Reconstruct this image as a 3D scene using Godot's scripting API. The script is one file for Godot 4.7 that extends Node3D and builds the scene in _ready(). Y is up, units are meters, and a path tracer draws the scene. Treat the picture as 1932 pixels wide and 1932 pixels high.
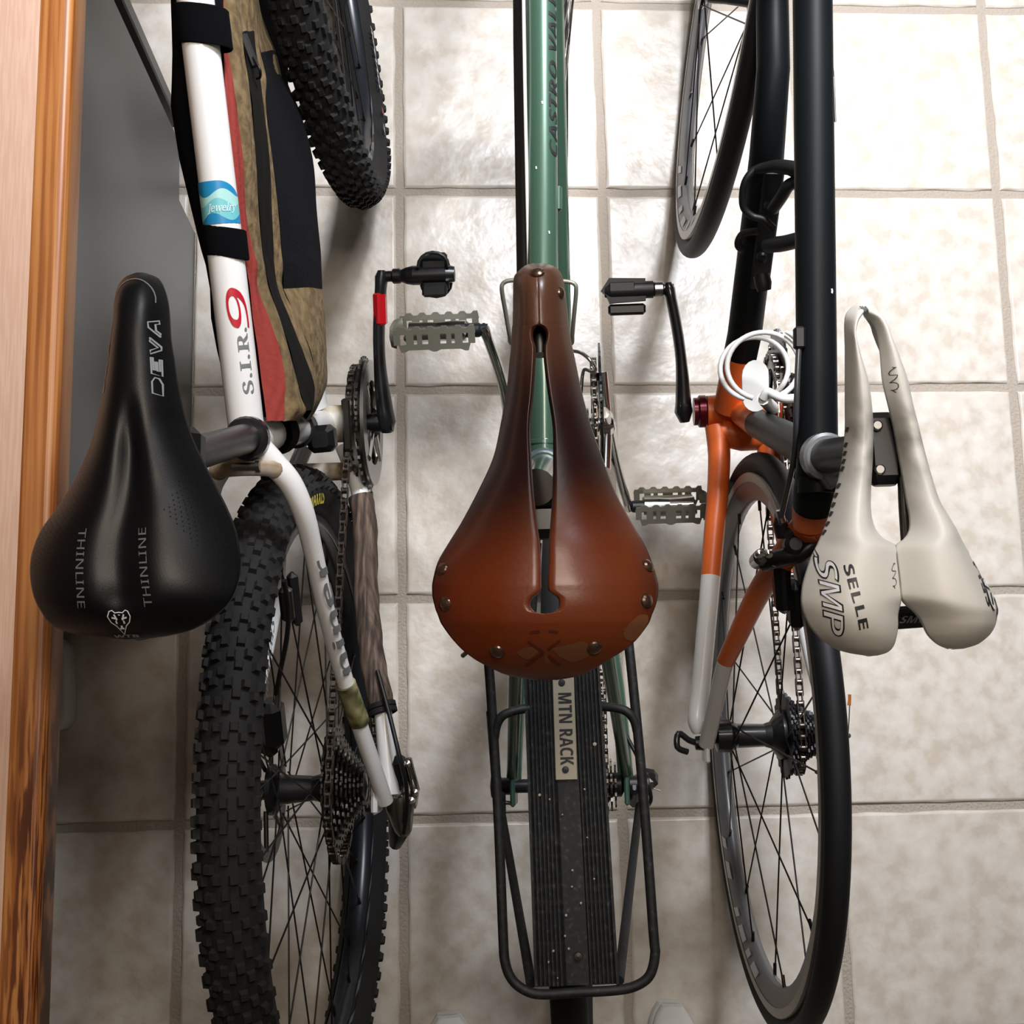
extends Node3D

# Three bicycles side by side on a tiled floor beside an oak-edged counter, seen from standing height.
const CAM_EULER := Vector3(-1.403891, -0.363355, 0.348219)
const CAM_HEIGHT := 1.826472
const FOCAL := 2360.0            # focal length of the phone's lens in a frame 1932 wide
const TILE := 0.314

var cam_basis := Basis.from_euler(CAM_EULER)
var M := {}
var counts := {}

# ------------------------------------------------------------------ mesh builder
class MB:
	var v := PackedVector3Array()
	var n := PackedVector3Array()
	var uv := PackedVector2Array()
	var cl := PackedColorArray()
	var ix := PackedInt32Array()
	var use_col := false
	var col := Color.WHITE

	func _tri(a: int, b: int, c: int) -> void:
		var fn := (v[b] - v[a]).cross(v[c] - v[a])
		if fn.length_squared() < 1e-20:
			return
		if fn.dot(n[a] + n[b] + n[c]) > 0.0:
			ix.append_array([a, c, b])
		else:
			ix.append_array([a, b, c])

	func _p(p: Vector3, nm: Vector3, u := Vector2.ZERO) -> void:
		v.append(p); n.append(nm); uv.append(u); cl.append(col)

	# rows of points -> smooth surface; cu: last row joins the first, cv: each row is a closed ring
	func grid(rows: Array, cu := false, cv := false, hint = null, cols = null) -> void:
		var m := rows.size()
		var k: int = rows[0].size()
		var base := v.size()
		var nn := PackedVector3Array()
		nn.resize(m * k)
		var sg := 0.0
		for r in m:
			var r0 := (r - 1 + m) % m if cu else maxi(r - 1, 0)
			var r1 := (r + 1) % m if cu else mini(r + 1, m - 1)
			var cen := Vector3.ZERO
			if cv:
				for q in k: cen += rows[r][q]
				cen /= k
			for q in k:
				var q0 := (q - 1 + k) % k if cv else maxi(q - 1, 0)
				var q1 := (q + 1) % k if cv else mini(q + 1, k - 1)
				var nm: Vector3 = (rows[r][q1] - rows[r][q0]).cross(rows[r1][q] - rows[r0][q])
				nm = nm.normalized()
				nn[r * k + q] = nm
				if hint is Vector3: sg += nm.dot(hint)
				elif hint is Callable: sg += nm.dot(hint.call(rows[r][q]))
				elif cv: sg += nm.dot((rows[r][q] - cen).normalized())
		if sg < 0.0:
			for i in nn.size(): nn[i] = -nn[i]
		for r in m:
			for q in k:
				var nm := nn[r * k + q]
				if nm.length_squared() < 0.5:
					var rr := r + 1 if r + 1 < m else r - 1
					nm = Vector3.ZERO
					for j in k: nm += nn[rr * k + j]
					nm = nm.normalized() if nm.length_squared() > 1e-9 else Vector3.UP
				if cols != null: col = cols[r][q]
				_p(rows[r][q], nm, Vector2(float(q) / (k if cv else maxi(k - 1, 1)), float(r) / (m if cu else maxi(m - 1, 1))))
		for r in (m if cu else m - 1):
			var s := (r + 1) % m
			for q in (k if cv else k - 1):
				var w := (q + 1) % k
				_tri(base + r * k + q, base + r * k + w, base + s * k + w)
				_tri(base + r * k + q, base + s * k + w, base + s * k + q)

	func fan(ring, nm: Vector3) -> void:
		var base := v.size()
		var cen := Vector3.ZERO
		for p in ring: cen += p
		cen /= ring.size()
		_p(cen, nm, Vector2(0.5, 0.5))
		for p in ring: _p(p, nm)
		for i in ring.size():
			_tri(base, base + 1 + i, base + 1 + (i + 1) % ring.size())

	func quad(a: Vector3, b: Vector3, c: Vector3, d: Vector3, away: Vector3) -> void:
		var nm := (c - a).cross(d - b).normalized()
		if nm.dot((a + b + c + d) * 0.25 - away) < 0.0: nm = -nm
		var base := v.size()
		_p(a, nm, Vector2(0, 0)); _p(b, nm, Vector2(1, 0)); _p(c, nm, Vector2(1, 1)); _p(d, nm, Vector2(0, 1))
		_tri(base, base + 1, base + 2); _tri(base, base + 2, base + 3)

	# a tube along a path; rad: one radius or one per point; flat: thickness across "up" as a share of the width
	func tube(path: Array, rad, seg := 12, flat := 1.0, upv := Vector3.ZERO, caps := true) -> void:
		var rows := []
		var side := Vector3.ZERO
		for i in path.size():
			var d: Vector3 = (path[mini(i + 1, path.size() - 1)] - path[maxi(i - 1, 0)]).normalized()
			if upv != Vector3.ZERO:
				side = d.cross(upv).normalized()
			elif i == 0:
				side = d.cross(Vector3.UP if absf(d.y) < 0.9 else Vector3.RIGHT).normalized()
			else:
				side = (side - d * side.dot(d)).normalized()
			var u := side.cross(d).normalized()
			var r: float = rad[i] if rad is Array else rad
			var ring := PackedVector3Array()
			for s in seg:
				var a := TAU * s / seg
				ring.append(path[i] + (side * cos(a) + u * sin(a) * flat) * r)
			rows.append(ring)
		grid(rows, false, true)
		if caps:
			fan(rows[0], (path[0] - path[1]).normalized())
			fan(rows[-1], (path[-1] - path[-2]).normalized())

	# revolve (radius, along) pairs about an axis; every step keeps its own edge unless soft
	func lathe(o: Vector3, ax: Vector3, prof: Array, seg := 20, soft := false) -> void:
		ax = ax.normalized()
		var s := ax.cross(Vector3.UP if absf(ax.y) < 0.9 else Vector3.RIGHT).normalized()
		var u := s.cross(ax)
		var rings := []
		for p in prof:
			var ring := PackedVector3Array()
			for i in seg:
				var a := TAU * i / seg
				ring.append(o + ax * p.y + (s * cos(a) + u * sin(a)) * p.x)
			rings.append(ring)
		if soft:
			grid(rings, false, true)
		else:
			for i in rings.size() - 1:
				if absf(prof[i].y - prof[i + 1].y) < 1e-6:
					var away := ax
					if prof[i + 1].x < prof[i].x:
						away = ax if i > 0 and prof[i - 1].y < prof[i].y else -ax if i > 0 and prof[i - 1].y > prof[i].y else ax
					else:
						away = -ax if i + 2 < prof.size() and prof[i + 2].y > prof[i + 1].y else ax
					grid([rings[i], rings[i + 1]], false, true, away)
				else:
					grid([rings[i], rings[i + 1]], false, true)

	func box(xf: Transform3D, size: Vector3, b := 0.0) -> void:
		var h := size * 0.5
		b = minf(b, minf(h.x, minf(h.y, h.z)) * 0.95)
		var rings := []
		for lv in [[-h.z, b], [-h.z + b, 0.0], [h.z - b, 0.0], [h.z, b]]:
			var x: float = h.x - lv[1]
			var y: float = h.y - lv[1]
			var c: float = maxf(b * 0.99 - lv[1] * 0.6, 0.0)
			var ring := PackedVector3Array()
			for q in [[x, -y + c], [x, y - c], [x - c, y], [-x + c, y], [-x, y - c], [-x, -y + c], [-x + c, -y], [x - c, -y]]:
				ring.append(xf * Vector3(q[0], q[1], lv[0]))
			rings.append(ring)
		for i in 3:
			for q in 8:
				var w := (q + 1) % 8
				quad(rings[i][q], rings[i][w], rings[i + 1][w], rings[i + 1][q], xf.origin)
		fan(rings[0], -(xf.basis * Vector3(0, 0, 1)).normalized())
		fan(rings[3], (xf.basis * Vector3(0, 0, 1)).normalized())

	# a flat plate: outline in the xy plane of xf, thickness th
	func plate(xf: Transform3D, poly: PackedVector2Array, th: float) -> void:
		var t := Geometry2D.triangulate_polygon(poly)
		var zn := (xf.basis * Vector3(0, 0, 1)).normalized()
		for sgn in [-1.0, 1.0]:
			var base := v.size()
			for p in poly: _p(xf * Vector3(p.x, p.y, sgn * th * 0.5), zn * sgn, p)
			for i in range(0, t.size(), 3): _tri(base + t[i], base + t[i + 1], base + t[i + 2])
		var ccw := not Geometry2D.is_polygon_clockwise(poly)
		for i in poly.size():
			var a := poly[i]
			var b := poly[(i + 1) % poly.size()]
			var e := (b - a).orthogonal() * (1.0 if ccw else -1.0)   # inner side
			var mid := (a + b) * 0.5
			var inner := xf * Vector3(mid.x + e.x, mid.y + e.y, 0)
			var outer := xf * Vector3(mid.x - e.x, mid.y - e.y, 0)
			var ok := Geometry2D.is_point_in_polygon(mid + e.normalized() * 1e-5, poly)
			quad(xf * Vector3(a.x, a.y, -th * 0.5), xf * Vector3(b.x, b.y, -th * 0.5), xf * Vector3(b.x, b.y, th * 0.5), xf * Vector3(a.x, a.y, th * 0.5), inner if ok else outer)

	func ball(c: Vector3, r: float, sc := Vector3.ONE, seg := 12) -> void:
		var rows := []
		for i in seg / 2 + 1:
			var a := PI * i / (seg / 2)
			var ring := PackedVector3Array()
			for q in seg:
				var b := TAU * q / seg
				ring.append(c + Vector3(sin(a) * cos(b), cos(a), sin(a) * sin(b)) * r * sc)
			rows.append(ring)
		grid(rows, false, true)

	func mesh() -> ArrayMesh:
		var a := []
		a.resize(Mesh.ARRAY_MAX)
		a[Mesh.ARRAY_VERTEX] = v; a[Mesh.ARRAY_NORMAL] = n; a[Mesh.ARRAY_TEX_UV] = uv; a[Mesh.ARRAY_INDEX] = ix
		if use_col: a[Mesh.ARRAY_COLOR] = cl
		var me := ArrayMesh.new()
		me.add_surface_from_arrays(Mesh.PRIMITIVE_TRIANGLES, a)
		return me

# ------------------------------------------------------------------ a bicycle's own frame: x right, y up along its lean, z back
class Frame:
	var root: Node3D
	var xf: Transform3D
	var eye: Vector3
	var cb: Basis
	# the point of this frame at height h seen along the given direction of the photograph
	func px(x: float, y: float, h: float) -> Vector3:
		var o := xf.affine_inverse() * eye
		var d := xf.basis.transposed() * (cb * Vector3((x - 966.0) / 2360.0, -(y - 966.0) / 2360.0, -1.0))
		return o + d * ((h - o.y) / d.y)

# ------------------------------------------------------------------ a padded saddle surface from its rim line
class Pad:
	var fr: Frame
	var rows: Array       # [row, left rim, right rim, crest height, drop to the left rim, drop to the right rim]
	var c := 0.5          # where the crest lies between the rims
	var p := 2.6
	var groove: Callable
	var mid := false      # rows carry a seventh value: the centre line that the dome falls away from
	func val(y: float) -> Array:
		var i := 0
		while i < rows.size() - 2 and y > rows[i + 1][0]: i += 1
		var f: float = clampf((y - rows[i][0]) / (rows[i + 1][0] - rows[i][0]), 0, 1)
		var o := []
		for q in range(1, 7 if mid else 6):
			var a: float = rows[i][q]
			var b: float = rows[i + 1][q]
			var ha: float = rows[i + 1][0] - rows[i][0]
			var m0: float = (b - a) / ha if i == 0 else (b - rows[i - 1][q]) / (rows[i + 1][0] - rows[i - 1][0])
			var m1: float = (b - a) / ha if i + 2 >= rows.size() else (rows[i + 2][q] - a) / (rows[i + 2][0] - rows[i][0])
			if i == 0: m0 = (b - a) / ha
			var t2 := f * f
			var t3 := t2 * f
			o.append((2 * t3 - 3 * t2 + 1) * a + (t3 - 2 * t2 + f) * ha * m0 + (-2 * t3 + 3 * t2) * b + (t3 - t2) * ha * m1)
		return o
	func surf(y: float, u: float, off := 0.0) -> Vector3:
		var q := val(y)
		var L := fr.px(q[0], y, q[2] - q[3])
		var R := fr.px(q[1], y, q[2] - q[4])
		var C := fr.px(lerpf(q[0], q[1], c), y, q[2])
		var e := L
		var f := 0.0
		if u < c: f = pow((c - u) / c, p)
		elif c < 1.0:
			f = pow((u - c) / (1.0 - c), p)
			e = R
		if mid:
			var x := lerpf(q[0], q[1], u)
			e = L if c > 0.5 else R
			f = pow(clampf((x - q[5]) / ((q[0] if c > 0.5 else q[1]) - q[5]), 0.0, 1.0), p)
		var h := lerpf(C.y, e.y, f)
		if groove.is_valid(): h -= groove.call(y, u)
		var o := Vector3(lerpf(L.x, R.x, u), h, lerpf(C.z, e.z, f))
		if off != 0.0:
			var du := surf(y, minf(u + 0.02, 1.0)) - surf(y, maxf(u - 0.02, 0.0))
			var dy := surf(minf(y + 3, rows[-1][0]), u) - surf(maxf(y - 3, rows[0][0]), u)
			var nm := du.cross(dy).normalized()
			o += nm * (off if nm.y > 0 else -off)
		return o
	# a point of the surface from the spot (x, y) of the rim chart
	func spot(x: float, y: float, off := 0.0004) -> Vector3:
		var q := val(y)
		var u: float = clampf((x - q[0]) / maxf(q[1] - q[0], 0.001), 0.0, 1.0)
		return surf(y, u, off)
	func build(mb: MB, nu: int, ny: int, skl: Vector2, skr: Vector2, paint = null) -> void:
		var out := []
		var cols = [] if paint != null else null
		var y0: float = rows[0][0]
		var y1: float = rows[-1][0]
		for i in ny + 1:
			var f := float(i) / ny
			f = lerpf(f, 0.5 - 0.5 * cos(PI * f), 0.7)
			var y := lerpf(y0, y1, f)
			var row := PackedVector3Array()
			var cr := []
			for j in nu + 1:
				var a := float(j) / nu
				var u := 0.5 - 0.5 * cos(PI * a) if c == 0.5 else (sin(a * PI * 0.5) if c > 0.5 else 1.0 - cos(a * PI * 0.5))
				if c > 0.5: u = a * (2.0 - a)
				if c < 0.5: u = a * a
				if c > 0.3 and c < 0.7: u = lerpf(a, 0.5 - 0.5 * cos(PI * a), 0.6)
				row.append(surf(y, u))
				if paint != null: cr.append(paint.call(y, u))
			var wl := (row[-1] - row[0])
			var inl := Vector3(wl.x, 0, wl.z).normalized()
			var wid := wl.length()
			if skl.y > 0.0:
				var e := row[0]
				row.insert(0, e + Vector3(0, -skl.y * 0.5, 0) + inl * minf(skl.x * 0.25, wid * 0.3))
				row.insert(0, e + Vector3(0, -skl.y, 0) + inl * minf(skl.x, wid * 0.45))
				if paint != null: cr.insert(0, cr[0]); cr.insert(0, cr[0])
			if skr.y > 0.0:
				var e := row[-1]
				row.append(e + Vector3(0, -skr.y * 0.5, 0) - inl * minf(skr.x * 0.25, wid * 0.3))
				row.append(e + Vector3(0, -skr.y, 0) - inl * minf(skr.x, wid * 0.45))
				if paint != null: cr.append(cr[-1]); cr.append(cr[-1])
			out.append(row)
			if paint != null: cols.append(cr)
		if paint != null: mb.use_col = true
		mb.grid(out, false, false, Vector3.UP, cols)

# ------------------------------------------------------------------ scene helpers
func numbered(parent: Node, called: String) -> String:
	var key := "%d/%s" % [parent.get_instance_id(), called]
	counts[key] = counts.get(key, -1) + 1
	return called if counts[key] == 0 else "%s_%03d" % [called, counts[key]]

func put(parent: Node, called: String, mb: MB, mat: Material) -> MeshInstance3D:
	return put_mesh(parent, called, mb.mesh(), mat)

func put_mesh(parent: Node, called: String, mesh: Mesh, mat: Material) -> MeshInstance3D:
	var o := MeshInstance3D.new()
	o.name = numbered(parent, called)
	o.mesh = mesh
	o.material_override = mat
	parent.add_child(o, true)
	return o

func group(parent: Node, called: String, xf := Transform3D.IDENTITY) -> Node3D:
	var o := Node3D.new()
	o.name = numbered(parent, called)
	o.transform = xf
	parent.add_child(o, true)
	return o

func tag(o: Node, label: String, category: String, in_group := "") -> void:
	o.set_meta("label", label)
	o.set_meta("category", category)
	if in_group: o.set_meta("group", in_group)

func structure(o: Node, label := "", category := "") -> void:
	o.set_meta("kind", "structure")
	if label: tag(o, label, category)

func at(p: Vector3, look := Vector3.ZERO) -> Transform3D:
	return Transform3D(Basis.from_euler(look), p)

# a basis whose z follows d and whose y leans towards up
func along(p: Vector3, d: Vector3, up := Vector3.UP) -> Transform3D:
	d = d.normalized()
	var x := up.cross(d).normalized()
	return Transform3D(Basis(x, d.cross(x), d), p)

func curve(pts: Array, n := 5) -> Array:
	var o := []
	for i in pts.size() - 1:
		var a = pts[maxi(i - 1, 0)]
		var b = pts[i]
		var c = pts[i + 1]
		var d = pts[mini(i + 2, pts.size() - 1)]
		for k in n:
			var t := float(k) / n
			o.append(0.5 * (2.0 * b + (c - a) * t + (2.0 * a - 5.0 * b + 4.0 * c - d) * t * t + (3.0 * b - a - 3.0 * c + d) * t * t * t))
	o.append(pts[-1])
	return o

func mat(called: String, hex: String, rough := 0.5, metal := 0.0) -> StandardMaterial3D:
	var m := StandardMaterial3D.new()
	m.albedo_color = Color(hex)
	m.roughness = rough
	m.metallic = metal
	M[called] = m
	return m

func noise_tex(freq: float, colors: Array, offs: Array, size := 512, octaves := 4, seed_ := 1, kind := FastNoiseLite.TYPE_SIMPLEX_SMOOTH) -> NoiseTexture2D:
	var f := FastNoiseLite.new()
	f.noise_type = kind
	f.frequency = freq
	f.fractal_octaves = octaves
	f.seed = seed_
	var t := NoiseTexture2D.new()
	t.width = size; t.height = size
	t.seamless = true
	t.noise = f
	var g := Gradient.new()
	var cs := PackedColorArray()
	for c in colors: cs.append(Color(c))
	g.offsets = PackedFloat32Array(offs)
	g.colors = cs
	t.color_ramp = g
	return t

func bump_tex(freq: float, strength: float, size := 512, octaves := 4, seed_ := 2) -> NoiseTexture2D:
	var f := FastNoiseLite.new()
	f.frequency = freq
	f.fractal_octaves = octaves
	f.seed = seed_
	var t := NoiseTexture2D.new()
	t.width = size; t.height = size
	t.seamless = true
	t.as_normal_map = true
	t.bump_strength = strength
	t.noise = f
	return t

func bumpy(m: StandardMaterial3D, freq: float, strength: float, scale: float, world := false) -> void:
	m.normal_enabled = true
	m.normal_texture = bump_tex(freq, strength)
	m.uv1_triplanar = true
	m.uv1_world_triplanar = world
	m.uv1_scale = Vector3.ONE * scale

# flat lettering laid on a surface: chart is a Callable (along, up) in metres -> point just above the surface
func letters(parent: Node, called: String, s: String, chart: Callable, length: float, height: float, mt: Material, fontname := "Droid Sans", bold := true, italic := 0.0) -> MeshInstance3D:
	var tm := TextMesh.new()
	var fo := SystemFont.new()
	fo.font_names = PackedStringArray([fontname])
	if bold: fo.font_weight = 700
	tm.font = fo
	tm.text = s
	tm.font_size = 48
	tm.depth = 0.0
	tm.curve_step = 2.0
	var a := tm.get_mesh_arrays()
	var vs: PackedVector3Array = a[Mesh.ARRAY_VERTEX]
	var ids: PackedInt32Array = a[Mesh.ARRAY_INDEX]
	var lo := Vector2(1e9, 1e9)
	var hi := -lo
	for p in vs:
		lo = lo.min(Vector2(p.x, p.y)); hi = hi.max(Vector2(p.x, p.y))
	var mb := MB.new()
	var pts := PackedVector3Array()
	for p in vs:
		var q := (Vector2(p.x, p.y) - lo) / (hi - lo)
		pts.append(Vector3((q.x - 0.5) * length + (q.y - 0.5) * italic * height, (q.y - 0.5) * height, 0))
	var tris := []
	if ids.size() == 0:
		for i in range(0, vs.size(), 3): tris.append([pts[i], pts[i + 1], pts[i + 2]])
	else:
		for i in range(0, ids.size(), 3): tris.append([pts[ids[i]], pts[ids[i + 1]], pts[ids[i + 2]]])
	_lay(mb, tris, chart, height * 0.4 if height > 1.0 else minf(height * 0.3, 0.004))
	return put(parent, called, mb, mt)

func _lay(mb: MB, tris: Array, chart: Callable, step: float) -> void:
	var todo := tris
	var guard := 0
	while todo.size() > 0 and guard < 9:
		guard += 1
		var nxt := []
		for t in todo:
			var e := [t[0].distance_to(t[1]), t[1].distance_to(t[2]), t[2].distance_to(t[0])]
			var w: int = e.find(e.max())
			if e[w] > step and guard < 9:
				var a: Vector3 = t[w]
				var b: Vector3 = t[(w + 1) % 3]
				var c: Vector3 = t[(w + 2) % 3]
				var m := (a + b) * 0.5
				nxt.append([a, m, c]); nxt.append([m, b, c])
			else:
				var p := []
				for q in t: p.append(chart.call(q.x, q.y))
				var nm: Vector3 = (p[1] - p[0]).cross(p[2] - p[0]).normalized()
				if (t[1] - t[0]).cross(t[2] - t[0]).z < 0: nm = -nm
				var base := mb.v.size()
				for q in 3: mb._p(p[q], nm)
				mb._tri(base, base + 1, base + 2)
		todo = nxt

# a ribbon of width w along a line of chart coordinates
func ribbon(mb: MB, pts: Array, w: float, chart: Callable, closed := false) -> void:
	var n := pts.size()
	var tris := []
	var l := []
	var r := []
	for i in n:
		var a: Vector2 = pts[(i - 1 + n) % n] if closed else pts[maxi(i - 1, 0)]
		var b: Vector2 = pts[(i + 1) % n] if closed else pts[mini(i + 1, n - 1)]
		var d := (b - a).normalized()
		var o := Vector2(-d.y, d.x) * w * 0.5
		l.append(pts[i] + o); r.append(pts[i] - o)
	for i in (n if closed else n - 1):
		var j := (i + 1) % n
		var A := Vector3(l[i].x, l[i].y, 0)
		var B := Vector3(r[i].x, r[i].y, 0)
		var C := Vector3(r[j].x, r[j].y, 0)
		var D := Vector3(l[j].x, l[j].y, 0)
		tris.append([A, B, C]); tris.append([A, C, D])
	_lay(mb, tris, chart, 1e9)

# chart of a straight tube from a to b: along from a (metres), round from phi0 (0 = top, positive = to the right)
func tube_chart(a: Vector3, b: Vector3, r: float, mid: float, phi0: float, toward_b := true) -> Callable:
	var d := (b - a).normalized()
	var up := (Vector3.UP - d * d.y).normalized()
	var rt := (Vector3.RIGHT - d * d.x)
	rt = (rt - up * rt.dot(up)).normalized()
	var s := 1.0 if toward_b else -1.0
	return func(u: float, w: float) -> Vector3:
		var ph := phi0 - s * w / r
		return a + d * (mid + s * u) + (up * cos(ph) + rt * sin(ph)) * (r + 0.0004)

# ------------------------------------------------------------------ materials
func materials() -> void:
	mat("rubber", "121213", 0.8)
	mat("knob", "1a1a19", 0.85)
	bumpy(M.knob, 0.05, 6.0, 30.0)
	mat("dusty_rubber", "3a3835", 0.85)
	mat("road_rubber", "0e1013", 0.6)
	mat("black_metal", "0c0d0f", 0.35, 0.0)
	mat("black_gloss", "101114", 0.14, 0.0)
	M.black_gloss.clearcoat_enabled = true
	M.black_gloss.clearcoat = 0.6
	mat("black_plastic", "0f0f11", 0.5)
	mat("worn_black", "222327", 0.38, 0.3)
	mat("steel", "9a9a98", 0.28, 1.0)
	mat("dark_steel", "66625d", 0.32, 1.0)
	mat("chain_steel", "6d6660", 0.3, 1.0)
	mat("chain_dark", "39322e", 0.4, 0.9)
	mat("polished", "c9c9c6", 0.16, 1.0)
	mat("cage_metal", "8f8f83", 0.38, 0.5)
	mat("grey_alloy", "909395", 0.35, 0.5)
	mat("spoke", "2d2a28", 0.4, 0.8)
	mat("steel_spoke", "8f8c86", 0.35, 1.0)
	mat("white_paint", "eaebea", 0.22)
	M.white_paint.clearcoat_enabled = true
	M.white_paint.clearcoat = 0.4
	mat("dirty_white", "b9aa8f", 0.6)
	M.dirty_white.albedo_texture = noise_tex(0.012, ["6b5238", "c8b99c", "e8e6df"], [0.25, 0.5, 0.72], 256, 4, 5)
	M.dirty_white.albedo_color = Color.WHITE
	M.dirty_white.uv1_triplanar = true
	M.dirty_white.uv1_scale = Vector3.ONE * 6.0
	mat("green_paint", "446453", 0.3, 0.25)
	M.green_paint.clearcoat_enabled = true
	M.green_paint.clearcoat = 0.7
	M.green_paint.clearcoat_roughness = 0.12
	mat("matte_black", "101416", 0.46)
	M.matte_black.metallic_specular = 0.28
	mat("orange_paint", "e86c2a", 0.36)
	M.orange_paint.clearcoat_enabled = true
	M.orange_paint.clearcoat = 0.3
	mat("burgundy", "5d1420", 0.25, 0.5)
	mat("red_paint", "c8121d", 0.35)
	mat("red_print", "b9192c", 0.4)
	mat("grey_print", "75797a", 0.5)
	mat("dark_print", "26272b", 0.5)
	mat("silver_print", "9a9da4", 0.4)
	mat("white_print", "e9ebee", 0.45)
	mat("yellow_print", "d3c04a", 0.55)
	mat("dull_print", "6f7478", 0.5)
	mat("leather", "ffffff", 0.36)
	M.leather.metallic_specular = 0.4
	M.leather.vertex_color_use_as_albedo = true
	M.leather.clearcoat_enabled = true
	M.leather.clearcoat = 0.22
	M.leather.clearcoat_roughness = 0.2
	M.leather.normal_enabled = true
	M.leather.normal_texture = bump_tex(0.03, 2.0, 512, 4, 9)
	M.leather.normal_scale = 0.25
	M.leather.uv1_triplanar = true
	M.leather.uv1_scale = Vector3.ONE * 14.0
	mat("leather_edge", "6a3a22", 0.7)
	mat("worn_leather", "6a4228", 0.5)
	mat("copper_rivet", "7d6456", 0.25, 0.9)
	mat("black_leather", "0b0c0f", 0.4)
	M.black_leather.metallic_specular = 0.38
	M.black_leather.normal_enabled = true
	M.black_leather.normal_texture = bump_tex(0.06, 1.5, 512, 3, 4)
	M.black_leather.normal_scale = 0.35
	M.black_leather.uv1_triplanar = true
	M.black_leather.uv1_scale = Vector3.ONE * 20.0
	mat("hole", "050506", 0.9)
	mat("white_leather", "d9d7d0", 0.45)
	M.white_leather.albedo_color = Color.WHITE
	M.white_leather.vertex_color_use_as_albedo = true
	mat("canvas", "7a6547", 0.9)
	M.canvas.albedo_color = Color.WHITE
	M.canvas.albedo_texture = noise_tex(0.02, ["5a482c", "6d5a3a", "7d6a49"], [0.25, 0.5, 0.75], 256, 5, 8)
	M.canvas.normal_enabled = true
	M.canvas.normal_texture = bump_tex(0.02, 5.0, 256, 4, 3)
	M.canvas.uv1_triplanar = true
	M.canvas.uv1_scale = Vector3.ONE * 9.0
	mat("black_cloth", "0b0d12", 0.95)
	M.black_cloth.metallic_specular = 0.25
	bumpy(M.black_cloth, 0.03, 4.0, 10.0)
	mat("zipper", "131210", 0.8)
	M.zipper.metallic_specular = 0.25
	mat("red_cloth", "822a22", 0.88)
	bumpy(M.red_cloth, 0.02, 4.0, 12.0)
	mat("velcro", "08090c", 0.95)
	M.velcro.metallic_specular = 0.2
	mat("guard", "5b4a3e", 0.8)
	M.guard.albedo_color = Color.WHITE
	M.guard.albedo_texture = noise_tex(0.02, ["2f2621", "54453b", "7d6c5e"], [0.25, 0.5, 0.8], 256, 4, 12)
	M.guard.uv1_triplanar = true
	M.guard.uv1_scale = Vector3(30, 30, 3)
	mat("camo", "74734a", 0.6)
	M.camo.albedo_color = Color.WHITE
	M.camo.albedo_texture = noise_tex(0.02, ["34321c", "7b784d", "a9a47a"], [0.3, 0.52, 0.75], 128, 2, 3)
	M.camo.uv1_triplanar = true
	M.camo.uv1_scale = Vector3.ONE * 14.0
	mat("rack_black", "1c1e20", 0.6)
	M.rack_black.albedo_color = Color.WHITE
	M.rack_black.albedo_texture = noise_tex(0.05, ["101113", "1a1c1e", "2c2d2b", "4c4b46"], [0.3, 0.62, 0.78, 0.95], 512, 5, 21)
	M.rack_black.uv1_triplanar = true
	M.rack_black.uv1_scale = Vector3.ONE * 5.0
	mat("plate_metal", "a7a08c", 0.5, 0.3)
	mat("rim_black", "22262a", 0.3, 0.2)
	mat("rim_grey", "66676a", 0.35, 0.2)
	M.rim_grey.clearcoat_enabled = true
	M.rim_grey.clearcoat = 0.4
	mat("brake_track", "a9a49c", 0.35, 0.7)
	mat("white_plastic", "dfe0dc", 0.4)
	mat("case_plastic", "e8e8e2", 0.5)
	mat("blue_deep", "1c86b8", 0.4)
	mat("blue_light", "6fc0c6", 0.4)
	mat("blue_pale", "a5d8d4", 0.4)
	mat("cabinet_grey", "4e4e4d", 0.4)
	mat("gap_black", "070607", 0.8)
	mat("orange_tip", "e08a3a", 0.3, 0.6)
	mat("wall_paint", "8f8b84", 0.85)
	mat("ceiling_paint", "dcdbd8", 0.9)
	mat("grout", "a99f92", 0.95)
	bumpy(M.grout, 0.05, 4.0, 6.0, true)
	var lam := mat("laminate", "ffffff", 0.45)
	lam.albedo_texture = noise_tex(0.02, ["dcb6a0", "e0bca6", "e4c2ad"], [0.3, 0.5, 0.7], 512, 4, 31)
	lam.uv1_triplanar = true
	lam.uv1_scale = Vector3(30.0, 30.0, 1.5)
	for i in 4:
		var t := mat("tile_%d" % i, "ffffff", 0.34)
		t.albedo_texture = noise_tex(0.011, ["c6bcad", "cfc7bb", "d4cec3", "d9d4ca"], [0.22, 0.42, 0.6, 0.8], 1024, 6, 40 + i)
		t.normal_enabled = true
		t.normal_texture = bump_tex(0.006, 6.0, 1024, 5, 60 + i)
		t.normal_scale = 0.55
		t.uv1_triplanar = true
		t.uv1_world_triplanar = true
		t.uv1_scale = Vector3.ONE * (1.5 + 0.2 * i)
		t.uv1_offset = Vector3(0.31 * i, 0.0, 0.17 * i)
	_oak()

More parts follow.
